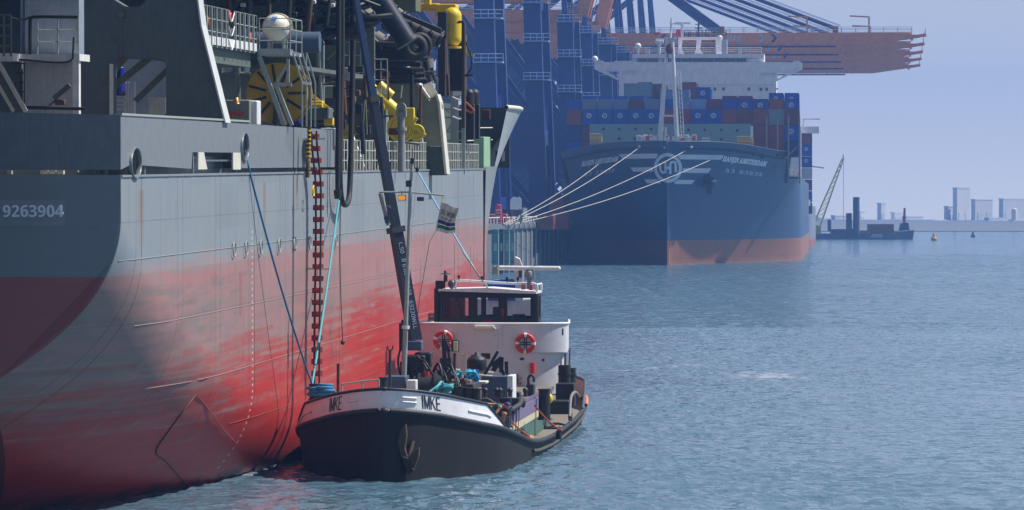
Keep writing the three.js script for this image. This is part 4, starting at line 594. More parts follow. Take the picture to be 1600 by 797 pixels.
  part('halyard', [rod(mp(693, 306), mp(690, 316), .014), rod(mp(681, 361), mp(671, 378), .014), rod(mp(690, 316), mp(681, 361), .018)], M.creamWhite, flag);
  part('halyard_tail', new THREE.TubeGeometry(new THREE.CatmullRomCurve3([mp(671, 378), mp(662, 430), mp(655, 470), mp(650, 520)]), 30, .01, 5), M.darkRope, flag);
  const furl = inFrame(I, 'furled_flag', 'furled multicoloured flag hanging limp along the crane boom', 'flag');
  const fl = [[594, 302], [597, 315], [601, 330], [604, 342], [607, 352]].map(p => mp(...p));
  part('cloth', [new THREE.TubeGeometry(new THREE.CatmullRomCurve3(fl), 16, .07, 7), plate([[0, 0], [.2, -.08], [.16, .04]], .03).translate(...mp(602, 322).toArray())], mat('#8f8b88', .9, { wear: 1 }), furl);
  part('purple_fold', rod(mp(603, 338), mp(604.5, 344), .085, .08, 8), mat('#4a3a78', .9, { wear: 0 }), furl); part('green_fold', rod(mp(604.5, 344), mp(606, 349), .085, .075, 8), mat('#1e6a50', .9, { wear: 0 }), furl);

  // lamp post, grab and workshop gear before the house
  part('flood_lamp', [rod(at0(710, 600, 157), at0(710.5, 552, 157), .05), rbox(.28, .42, .2, ...at0(711.5, 540, 157).toArray())], M.darkSteel, B);
  part('lamp_lens', rbox(.16, .34, .03, ...at0(712, 541, 156.85).toArray()), mat('#d8d49a', .3, { wear: 0 }), B);
  part('hook_block', [beam(at0(697, 590, 156), at0(693, 535, 156), .14, .12), beam(at0(700, 548, 156), at0(708, 590, 156), .08, .1), beam(at0(693, 530, 156), at0(702, 550, 156), .14, .12)], M.black, B);
  part('sign_board', [beam(at0(724.5, 586, 154.4), at0(726, 553, 154.4), .16, .03), rod(at0(722.5, 600, 154.5), at0(722.5, 552, 154.5), .03)], mat('#d8cfc0', .7), B);
  part('grab', [beam(at0(756, 588, 159), at0(778, 549, 159), .1, .14), beam(at0(768, 572, 159), at0(784, 559, 159), .14, .14), beam(at0(776, 562, 159), at0(788, 586, 159), .12, .14), beam(at0(784, 558, 159), at0(783, 582, 159), .14, .12), beam(at0(770, 580, 159), at0(780, 566, 159), .16, .12), beam(at0(791, 565, 159.5), at0(792, 586, 159.5), .12, .1)], M.black, B);
  part('pressure_vessel', [lathe([[0, 0], [.3, 0], [.36, .06], [.36, .36], [.3, .46], [.1, .56], [.08, .64], [0, .66]], 24).translate(...at0(745, 579, 160).toArray()), tube([at0(745, 560, 160), at0(741, 556, 160), at0(736, 556, 160)], .03)], M.black, B);
  part('bench_rail', [rod(at0(712, 578, 160), at0(772, 583, 160), .04), rod(at0(735, 600, 158), at0(735, 585, 158), .03), rod(at0(735, 585, 158), at0(770, 588, 158), .03)], M.creamWhite, B);

  // ---- wheelhouse block
  const ZH = -32, hp = (px, py) => I.onZ(px, py, ZH);
  const xl = hp(650, 530).x, xr = hp(884, 530).x, yB = hp(760, 506).y, yb = hp(760, 551).y, y0 = TR, cx = (xl + xr) / 2, hw = (xr - xl) / 2;
  const houseTex = wornPaint('#c9c9d0', '150,146,150', { rough: .45, rust: 22, chips: 60, tile: 6 });
  const arc = (w, bow, z) => Array.from({ length: 31 }, (_, i) => { const u = i / 30 * 2 - 1; return [cx + w * Math.sin(u * 1.42) / Math.sin(1.42), z + bow * (Math.cos(u * 1.42) - Math.cos(1.42)) / (1 - Math.cos(1.42))]; });
  const curvedWall = (w, bow, ya, yb2, zf, zr, nar = .93) => { const a = arc(w, bow, zf); const pts = [[cx - w * nar, zr], ...a, [cx + w * nar, zr]]; return sheet(pts.length - 1, 4, (i, j) => [pts[i][0], lerp(ya, yb2, j / 4), pts[i][1]], (i, j, q) => [q[0] / 3, q[1] / 3]); };
  const hs = part('house_front', curvedWall(hw - .16, 1.15, y0 - .3, yb + .05, ZH - 1.15, ZH - 6, .9), houseTex, B);
  const ap = part('bridge_apron', [curvedWall(hw, .95, yb, yB, ZH - .95, ZH - 6, .9), curvedWall(hw - .06, .93, yb + .02, yB, ZH - .98, ZH - 6, .9)], houseTex, B);
  const capPts = [[cx - hw * .9, ZH - 6], ...arc(hw, .95, ZH - .95), [cx + hw * .9, ZH - 6]];
  part('capping', new THREE.TubeGeometry(new THREE.CatmullRomCurve3(capPts.map(p => V(p[0], yB, p[1]))), 90, .05, 6), M.white, ap);
  part('bridge_deck', plate([[cx - hw * .85, ZH - 6], ...arc(hw - .12, .9, ZH - 1.1), [cx + hw * .85, ZH - 6]].map(p => [p[0], -p[1]]), .08).rotateX(-Math.PI / 2).translate(0, yb + .1, 0), M.deckGrey, ap);
  part('apron_window', box(.2, .26, .05, cx + hw - .14, yB - .32, ZH - .78, 0, .9), M.black, ap);
  part('strip_light', [rbox(.78, .1, .14, ...hp(757, 510.5).add(V(0, 0, .12)).toArray(), .03), tube([hp(771, 511).add(V(0, 0, .1)), hp(775, 514).add(V(0, 0, .1)), hp(773, 516).add(V(0, 0, .05))], .02)], M.whiteClean, ap); part('strip_tube', rbox(.6, .05, .1, ...hp(757, 513.5).add(V(0, 0, .12)).toArray(), .02), mat('#e6dc9a', .35, { wear: 0 }), ap);
  for (const [px0, px1, a, b] of [[752, 766, 552, 561], [733, 737, 562, 590], [687, 705, 560, 592]]) { const p = hp(px0, b), q = hp(px1, a); part('door_opening', span(p.x, q.x, p.y, q.y, ZH + .02 - .12, ZH - .2 + .2), M.black, hs); }
  part('notice', [box(.16, .1, .02, ...hp(815, 561).add(V(0, 0, -.12)).toArray()), box(.1, .1, .02, ...hp(848, 563).add(V(0, 0, -.3)).toArray())], M.brown, hs);
  const ext = new THREE.Group(); ext.name = 'fire_extinguisher'; hs.add(ext); { const e = hp(832, 584).add(V(0, 0, -.12)); put('cylinder', cyl(.1, .42, e.x, e.y, e.z, 14), M.redPlastic, ext); }
  part('wall_pipe', [rod(hp(880.5, 604).add(V(0, 0, -1)), hp(880.5, 553).add(V(0, 0, -1)), .05), rod(hp(884.5, 600).add(V(0, 0, -1.4)), hp(887, 545).add(V(0, 0, -1.4)), .035)], mat('#6a6468', .6), hs);
  part('stool', [cyl(.05, .3, ...hp(808, 597).toArray(), 8), cyl(.18, .05, ...hp(808, 592).toArray(), 16), cyl(.18, .05, ...hp(808, 600).toArray(), 16)], M.rust, B);
  // wheelhouse: black frame, three front panes, glazed all round
  const wz = ZH - 1.2, W = (px, py) => I.onZ(px, py, wz); const a0 = W(687, 507), a1 = W(836, 455), wh = new THREE.Group(); wh.name = 'wheelhouse'; B.add(wh);
  const wx0 = a0.x, wx1 = a1.x, wy0 = a0.y - .25, wy1 = a1.y, wd = 2.6;
  const win = [[692, 734], [744, 781], [789, 831]].map(([p, q]) => [W(p, 500).x, W(q, 462).x]), wa = W(700, 497.5).y, wb = W(700, 463.5).y;
  part('front_frame', plate([[wx0, wy0], [wx1, wy0], [wx1, wy1 - .1], [(wx0 + wx1) / 2, wy1 + .06], [wx0, wy1]], .1, win.map(([p, q]) => [[p, wa], [q, wa], [q, wb], [p, wb]])).translate(0, 0, wz), M.black, wh);
  for (const [p, q] of win) { part('pane', box(q - p, wb - wa, .02, (p + q) / 2, (wa + wb) / 2, wz), glassPane, wh); part('pane_gasket', [span(p, p + .05, wa, wb, wz + .06, wz - .08), span(q - .05, q, wa, wb, wz + .06, wz - .08), span(p, q, wb - .05, wb, wz + .06, wz - .08)], M.rubber, wh); }
  part('rear_frame', plate([[wx0, wy0], [wx1, wy0], [wx1, wy1 - .1], [(wx0 + wx1) / 2, wy1 + .06], [wx0, wy1]], .1, [[wx0 + .2, wx0 + 1.4], [wx0 + 1.6, wx1 - 1.5], [wx1 - 1.3, wx1 - .2]].map(([p, q]) => [[p, wa + .05], [q, wa + .05], [q, wb], [p, wb]])).translate(0, 0, wz - wd), M.black, wh);
  for (const x of [wx0, wx1]) { part('side_frame', plate([[-wd, wy0], [0, wy0], [0, wy1 - .05], [-wd, wy1 - .05]], .08, [[[-wd + .3, wa], [-1.6, wa], [-1.6, wb], [-wd + .3, wb]], [[-1.4, wa], [-.2, wa], [-.2, wb], [-1.4, wb]]]).rotateY(-Math.PI / 2).translate(x, 0, wz).applyMatrix4(new THREE.Matrix4()), M.black, wh); }
  part('cabin_roof', plate([[wx0 - .04, wy1 + .0], [wx1 + .06, wy1 - .1], [wx1 + .06, wy1 - .02], [(wx0 + wx1) / 2, wy1 + .13], [wx0 - .04, wy1 + .08]], wd + .5).translate(0, 0, wz - wd / 2), M.white, wh);
  part('cabin_floor', span(wx0, wx1, wy0, wy0 + .1, wz, wz - wd), M.black, wh);
  part('console', [rbox(.9, .35, .5, wx0 + 1.9, wa - .05, wz - 1.0), rbox(.5, .2, .4, wx1 - .7, wa + .05, wz - .9), rbox(.35, .35, .1, wx0 + 2.15, wa + .25, wz - 1.3)], M.navy, wh);
  part('helm_seat', [rbox(.7, 1.3, .3, wx0 + .55, wa + .35, wz - 1.2, .2), ball(.24, wx0 + .62, wa + .85, wz - 1.2)], M.black, wh);
  part('red_sticker', box(.1, .32, .02, W(785.5, 488).x, W(785, 488).y, wz + .065), mat('#7c1c22', .5, { wear: 0 }), wh);
  part('red_lamp_base', new THREE.SphereGeometry(.3, 16, 8, 0, Math.PI * 2, 0, 1.2).scale(1, .5, .6).translate(W(763, 506).x, W(763, 505).y, wz + .1), mat('#8c1a20', .4, { wear: 0 }), wh);
  part('corner_post', [rod(V(wx0 - .12, wy0, wz), V(wx0 - .12, wy1 + .1, wz), .1), rod(V(wx1 + .06, wy0, wz - .2), V(wx1 + .06, wy1 - .1, wz - .2), .06), rbox(.3, .32, .25, ...W(686.5, 445).toArray())], M.black, wh);
  part('side_window_glass', [box(.02, wb - wa, wd - .5, wx0, (wa + wb) / 2, wz - wd / 2), box(.02, wb - wa, wd - .5, wx1, (wa + wb) / 2, wz - wd / 2)], glassPane, wh);
  // roof gear
  const rf = new THREE.Group(); rf.name = 'roof_gear'; B.add(rf);
  part('roof_rail', [tube([W(711, 451), W(711, 441), W(720, 439), W(760, 440.5), W(800, 443), W(836, 444), W(838.5, 447), W(838.5, 456)].map(p => p.add(V(0, 0, -.2))), .045, 8, 70), rod(W(838.5, 445).setZ(wz - 2.6), W(838.5, 456).setZ(wz - 2.6), .04), rod(W(838, 445), W(838, 445).setZ(wz - 2.6), .04)], M.white, rf);
  part('search_light', [ball(.16, ...W(706, 444).toArray(), 1, 1.1, 1), rod(W(706, 452), W(706, 447), .05)], mat('#5b5d60', .4), rf);
  part('radar_pedestal', [lathe([[0, 0], [.16, 0], [.2, .1], [.18, .3], [.1, .36], [0, .36]], 10).translate(...W(827, 437).toArray()), rod(W(827, 452), W(827, 436), .09), rbox(.3, .07, .1, ...W(827, 423).toArray())], mat('#8d9094', .5), rf);
  part('radar_scanner', new THREE.CapsuleGeometry(.085, 2.3, 6, 14).rotateZ(Math.PI / 2 - .008).translate(...W(827, 419).toArray()), M.whiteClean, rf);
  part('horn_mast', [rod(W(694, 451), W(695.5, 424), .045), new THREE.CylinderGeometry(.03, .3, .06, 18).translate(...W(696, 427.5).toArray()), rod(W(695.5, 426), W(695.5, 423), .05), rod(W(697, 440), W(697, 430), .06)], M.darkSteel, rf);
  part('amber_beacon', [cyl(.085, .2, ...W(817.5, 452.5).toArray(), 14)], mat('#e0651a', .3, { wear: 0 }), rf); part('red_beacon', [cyl(.08, .2, ...W(829.5, 453.5).toArray(), 14)], mat('#e0231c', .3, { wear: 0 }), rf);
  for (const [x, y] of [[717, 432], [753, 433.5], [792, 435], [809, 435]]) part('small_lamp', [rod(W(x, y + 7), W(x, y + 2), .015), cyl(.05, .12, ...W(x, y + 3).toArray(), 10)], M.black, rf);
  part('antenna', [rod(W(710, 440), W(710.6, 380), .014), rod(W(735, 441), W(735.2, 385), .01), rod(W(839.5, 440), W(840.5, 395), .012), rod(W(658, 405), W(655, 470), .008)], M.railGrey, rf);
  part('stay', rod(W(762, 450), W(722, 392), .03), M.railGrey, rf);
  part('wing_rail', rail([I.onZ(670, 505, ZH - 2.4), I.onZ(683, 505, ZH - 2.4)], .36, 2, .02, .3), M.darkSteel, rf); part('wing_box', rbox(.3, .3, .3, ...I.onZ(676, 496, ZH - 2.8).toArray()), M.white, rf);
  // stern: raised bulwark, dark inside, with bitts, steps and a chute
  const stern = side => sheet(40, 4, (i, j) => { const t = lerp(36.5, 44.38, i / 40), k = j / 4; return [side * (halfB(t) + .02), deckH(t) + .05 + k * (.72 * sstep(36.3, 38.5, t)), -t]; }, (i, j, a) => [a[2] / 3, a[1] / 3]);
  const sb = part('stern_bulwark', both(stern), mat('#c9cad0', .5, { side: THREE.DoubleSide, wear: 4 }), B);
  part('stern_capping', [1, -1].map(s => new THREE.TubeGeometry(new THREE.CatmullRomCurve3(Array.from({ length: 24 }, (_, i) => { const t = lerp(36.5, 44.38, i / 23); return V(s * (halfB(t) + .02), deckH(t) + .05 + .74 * sstep(36.3, 38.5, t), -t); })), 60, .06, 6)), mat('#4e5560', .5), sb);
  part('stern_strake', [new THREE.TubeGeometry(new THREE.CatmullRomCurve3(Array.from({ length: 20 }, (_, i) => { const t = lerp(37.5, 43.8, i / 19); return V(halfB(t) + .09, deckH(t) + .12, -t); })), 40, .07, 6)], mat('#c07a4a', .7), sb);
  const sp = (x, y, d) => at0(x, y, d);
  part('stern_bitts', [cyl(.24, .9, ...sp(882, 607, 172).toArray(), 18), cyl(.27, .06, ...sp(882, 586, 172).toArray(), 18), cyl(.22, .8, ...sp(891, 607, 174).toArray(), 18), cyl(.25, .06, ...sp(891, 586.5, 174).toArray(), 18)], M.black, B);
  part('step_block', [rbox(.9, .5, 1.2, ...sp(872, 636, 168).toArray()), rbox(.7, .9, 1.0, ...sp(884, 617, 171).toArray())], M.black, B);
  part('stern_chute', [beam(sp(891, 652, 170), sp(894, 620, 172), .16, .3), tube([sp(890, 652, 167.3), sp(892, 622, 168.5), sp(899, 613, 170), sp(905, 620, 171)], .06)], mat('#7d7672', .7), B);
  part('yellow_float', ball(.14, ...sp(858, 623, 165).toArray(), 1, 1.4, 1), M.yellow, B);
}
// things that lie on or are fixed loosely to the barge
for (const [px, py, lab] of [[693, 532, 'red and white lifebuoy on the barge\'s apron, behind the lamp post'], [821, 536.5, 'red and white lifebuoy on the barge\'s white apron with nothing before it']]) {
  const p = I.onZ(px, py, -32); const dx = (p.x - 0.1) / 3; const zoff = -.5; const b = thing('lifebuoy', lab, 'lifebuoy', I.w(p.x, p.y, -32 + zoff + .55), I.q, 'lifebuoys on the barge apron');
  part('ring', new THREE.TorusGeometry(.32, .085, 12, 36), mat('#c32a22', .5, { wear: 0 }), b);
  for (let k = 0; k < 4; k++) part('band', new THREE.TorusGeometry(.32, .09, 12, 6, .3).rotateZ(Math.PI / 4 - .15 + k * Math.PI / 2 + (px > 800 ? .75 : .5)), M.whiteClean, b);
  part('bracket', [box(.5, .04, .03, 0, .03, -.05), box(.5, .04, .03, 0, -.05, -.05), box(.04, .5, .03, .04, 0, -.05), box(.04, .5, .03, -.04, 0, -.05)], M.darkSteel, b);
}
{
  const coil = (name, label, px, py, d, m, r) => { const o = thing(name, label, 'rope', I.w(I.at(px, py, d)), I.q); const k = rr(0, 3); part('coil', [ring(r, .06, 0, 0, 0, 'y', 22), ring(r * .9, .06, .04, .1, .03, 'y', 22), ring(r * .95, .055, -.03, .2, 0, 'y', 22), ring(r * .8, .05, .02, .28, -.04, 'y', 20)], m, o); part('loose_end', tube([V(r, .1, 0), V(r + .12, .02, .1), V(r + .1, -.12, .16)], .035), m, o); return o; };
  coil('rope_coil', 'blue teal rope wound on the port bow bollard nearest the stem', 508, 615, 146.9, M.blueRope, .26); coil('rope_coil', 'teal rope coil on the bow bollard nearest the red hull', 492.5, 616, 147, M.blueRope, .22);
  const heap = (label, px, py, d, n, w, m) => { const o = thing('rope_heap', label, 'rope', I.w(I.at(px, py, d)), I.q); for (let k = 0; k < n; k++) { const pts = []; for (let i = 0; i < 7; i++) pts.push(V(rr(-w, w), rr(-.1, .24), rr(-.3, .3))); part('strand', new THREE.TubeGeometry(new THREE.CatmullRomCurve3(pts), 40, .045, 6), m, o); } };
  heap('turquoise rope heaped beside the black bow bollards', 697, 612, 148, 5, .3, M.tealRope); heap('bright blue rope pile on the bench behind the sign board', 728, 589, 155, 6, .42, mat('#2fa5c8', .8, { wear: 0 }));
  const r1 = thing('turquoise_line', 'turquoise line running over the white bow bulwark near the name', 'rope'); part('line', new THREE.TubeGeometry(new THREE.CatmullRomCurve3([[664, 620, 146.5], [672, 612, 146.8], [683, 604, 147], [690, 597, 147.6], [694, 606, 148]].map(p => at(...p))), 40, .045, 7), M.tealRope, r1);
  // mooring lines between the ship and the barge
  const F0 = D.w(D.onX(381.5, 234, -.05)), line = (name, label, p, q, r, sag, m) => { const o = thing(name, label, 'rope'); part('line', rope(p, q, r, sag), m, o); return o; };
  line('mooring_line', 'dark blue mooring line from the ship\'s fairlead down to the barge\'s bow', F0, at(488.5, 603, 147), .034, .35, M.blueRope);
  line('mooring_line', 'turquoise mooring line from the black hose end down to the barge\'s bow', D.w(D.onX(529.5, 314, .3)), at(487, 606, 147), .038, .12, M.tealRope);
  line('mooring_line', 'pale blue line from the ship\'s deck rail across to the barge\'s wheelhouse', D.w(D.onX(652, 267, 0)), at(757, 446, 178), .038, .05, M.paleRope);
  const orange = mat('#a8452a', .85, { wear: 0 });
  line('lashing', 'red lashing rope over the coaming beside the mooring post near the stern steps', at(836, 634, 157.5), at(877, 672, 163), .03, .1, orange); line('lashing', 'red lashing rope from the crouching man\'s post to the hull edge', at(790, 648, 151.5), at(831, 684, 154.5), .03, .08, orange);
  const ft = thing('frayed_rope', 'tan frayed rope end hanging over the barge\'s side edge', 'rope'); for (let k = 0; k < 6; k++) part('strand', tube([at(828 + k * .6, 681, 154.3), at(829 + k, 686, 154), at(830 + k * .9 + (k % 2), 692, 153.8)], .035), mat('#b08050', .9, { wear: 0 }), ft);
  const hb = thing('deck_hook', 'dark iron hook lying on the grey side deck below the post', 'hook'); part('bar', new THREE.TubeGeometry(new THREE.CatmullRomCurve3([[850.5, 655, 162], [851, 664, 161], [857, 667, 161], [865, 667, 161.5]].map(p => at(...p))), 24, .03, 6), M.darkSteel, hb);
  const fd = thing('tyre_fender', 'dark fender hanging at the barge\'s low side below the red lashing', 'fender', at(873.5, 678, 163)); part('body', [cyl(.1, .3, 0, -.2, 0, 12), ball(.1, 0, .1, 0, 1, .5, 1)], M.rubber, fd); part('eye', ring(.05, .02, 0, .2, 0), M.darkSteel, fd);
}

// ------------------------------------------------------------------ water, far shore
{
  const wave = (x, z, far) => {
    let y = 0.075 * noise.noise(x * 0.16 + 3, z * 0.2, 0.5) ;
    y += 0.085 * (0.5 - Math.abs(noise.noise(x * 0.34 + z * 0.1, z * 0.62, 3.1))) + 0.135 * Math.pow(1 - Math.abs(noise.noise(x * 0.62, z * 0.85 + 9, 6.2)), 4);
    if (!far) y += 0.08 * Math.pow(1 - Math.abs(noise.noise(x * 1.5 - z * 0.4, z * 1.9, 8.8)), 3) + 0.012 * noise.noise(x * 4.2, z * 4.6, 2.2);
    return y * 0.66 * (0.85 + 0.75 * noise.noise(x * 0.045, z * 0.03, 4.5));
  };
  const foamAt = (x, z) => {   // drifting foam: one patch, two streaks and rare flecks
    const n = noise.noise(x * 1.3, z * 0.45, 1.1) * 0.6 + noise.noise(x * 4.1, z * 1.6, 2.7) * 0.5;
    const d1 = Math.hypot((x - 13.2) / 3.4, (z + 233) / 11), d2 = Math.abs(z + 268 - (x - 16) * 1.1) / 2.2 + Math.max(0, Math.abs(x - 16) - 6) * 0.4, d3 = Math.abs(z + 246 + (x - 8.5) * 1.8) / 2.5 + Math.max(0, Math.abs(x - 8.5) - 3) * 0.5;
    const v = Math.max(0, 1 - d1) * 1.25, s = Math.max(0, 1 - d2) * 0.55, s3 = Math.max(0, 1 - d3) * 0.6;
    const m = Math.max(v, s, s3); const li = V(x, 0, z).applyMatrix4(I.inv), t = -li.z; let wash = 0; if (t > -1 && t < 45) { const e = Math.abs(Math.abs(li.x) - halfB(clamp(t, 0, 44.3)) * .87) + (t < 0 ? -t : 0); wash = Math.max(0, 1 - e / .75); }
    const ld = V(x, 0, z).applyMatrix4(D.inv), sd = -ld.z; if (sd > 8 && sd < 94) { const e = Math.abs(ld.x + .155 * Math.pow(Math.max(0, 8.5 * Math.exp(-sd / 21) + .0111 * sd), 2.1)); wash = Math.max(wash, 1 - e / .9); }
    const lace = wash > 0 ? clamp((wash * .55 + noise.noise(x * 2.1, z * 1.4, 4.4) * .8 + noise.noise(x * 6, z * 3, 1.4) * .5 - .42) * 2) * .5 : 0;
    const fl = lace + clamp((noise.noise(x * .34, z * .16, 7.7) + .7 * noise.noise(x * 2.4, z * 1.1, 3.3) - .86) * 3.2) * .32; return m <= 0 ? fl : fl + clamp((m * .75 + n * 0.9 + .45 * noise.noise(x * 7.3, z * 3.1, 5) - 0.42) * 1.8) * 0.6;
  };
  // ripple normals, tileable, computed from a height field (a bump map would flatten out at this grazing view)
  const ripple = (() => { const n = 512, hgt = new Float32Array(n * n); for (let j = 0; j < n; j++) for (let i = 0; i < n; i++) { const x = i / n, y = j / n; hgt[j * n + i] = per(x, y * 1, 9, 1.5) * 1.2 + Math.pow(1 - Math.abs(per(x, y, 17, 7.5)), 3) * .55 + per(x, y, 38, 3.5) * .3 + per(x, y, 80, 8.5) * .1; }
    const d = new Uint8Array(n * n * 4); for (let j = 0; j < n; j++) for (let i = 0; i < n; i++) { const dx = (hgt[j * n + (i + 1) % n] - hgt[j * n + (i + n - 1) % n]) * n / 2 * .011, dy = (hgt[((j + 1) % n) * n + i] - hgt[((j + n - 1) % n) * n + i]) * n / 2 * .011; const l = Math.hypot(dx, dy, 1); d.set([127.5 - dx / l * 127.5, 127.5 - dy / l * 127.5, 127.5 + 127.5 / l, 255], (j * n + i) * 4); }
    const t = new THREE.DataTexture(d, n, n); t.wrapS = t.wrapT = THREE.RepeatWrapping; t.magFilter = THREE.LinearFilter; t.needsUpdate = true; return t; })();
  const water = (size, k, rough) => { const m = new THREE.MeshPhysicalMaterial({ color: new THREE.Color(0.075, 0.145, 0.2), roughness: rough, ior: 1.333 }); m.normalMap = ripple; m.normalScale = new THREE.Vector2(k, k); m.userData.size = size; return m; };
  function patch(x0, x1, z0, z1, nx, nz, far, m, fade) {
    const g = sheet(nx, nz, (i, j) => { const x = lerp(x0, x1, i / nx), z = lerp(z0, z1, j / nz); const k = fade ? clamp((z - z1) / 3) : clamp((z - z1) / 60) * clamp((z0 - z) / 4); return [x, wave(x, z, far) * k, z]; },
      (i, j, a) => [a[0] / m.userData.size, a[2] / m.userData.size]);
    return g;
  }
  // near water carries foam as a second colour in its vertices
  const near = water(9, 0.75, 0.04), g = patch(-34, 48, -62, -330, 330, 900, false, near, true);
  const col = new Float32Array(g.attributes.position.count * 3), p = g.attributes.position;
  for (let i = 0; i < p.count; i++) { const f = foamAt(p.getX(i), p.getZ(i)); col.set([lerp(1, 7.6, f), lerp(1, 4.1, f), lerp(1, 3.1, f)], i * 3); }
  g.setAttribute('color', new THREE.BufferAttribute(col, 3)); near.vertexColors = true;
  const flat = (x0, x1, z0, z1, m) => { const q = sheet(1, 1, (i, j) => [i ? x1 : x0, 0, j ? z1 : z0], (i, j, a) => [a[0] / m.userData.size, a[2] / m.userData.size]); return q; };
  const o1 = struct('water', g, near);
  const far1 = water(17, 1.9, 0.1); struct('water', patch(-60, 130, -330, -900, 260, 420, true, far1, false), far1);
  const far2 = water(31, 1.2, 0.1);
  struct('water', merge([flat(-400, 900, -900, -2650, far2), flat(-400, -60, -330, -900, far2), flat(130, 900, -330, -900, far2), flat(-400, -34, 60, -330, far2), flat(48, 900, 60, -330, far2), flat(-34, 48, 60, -62, far2)]), far2);
}

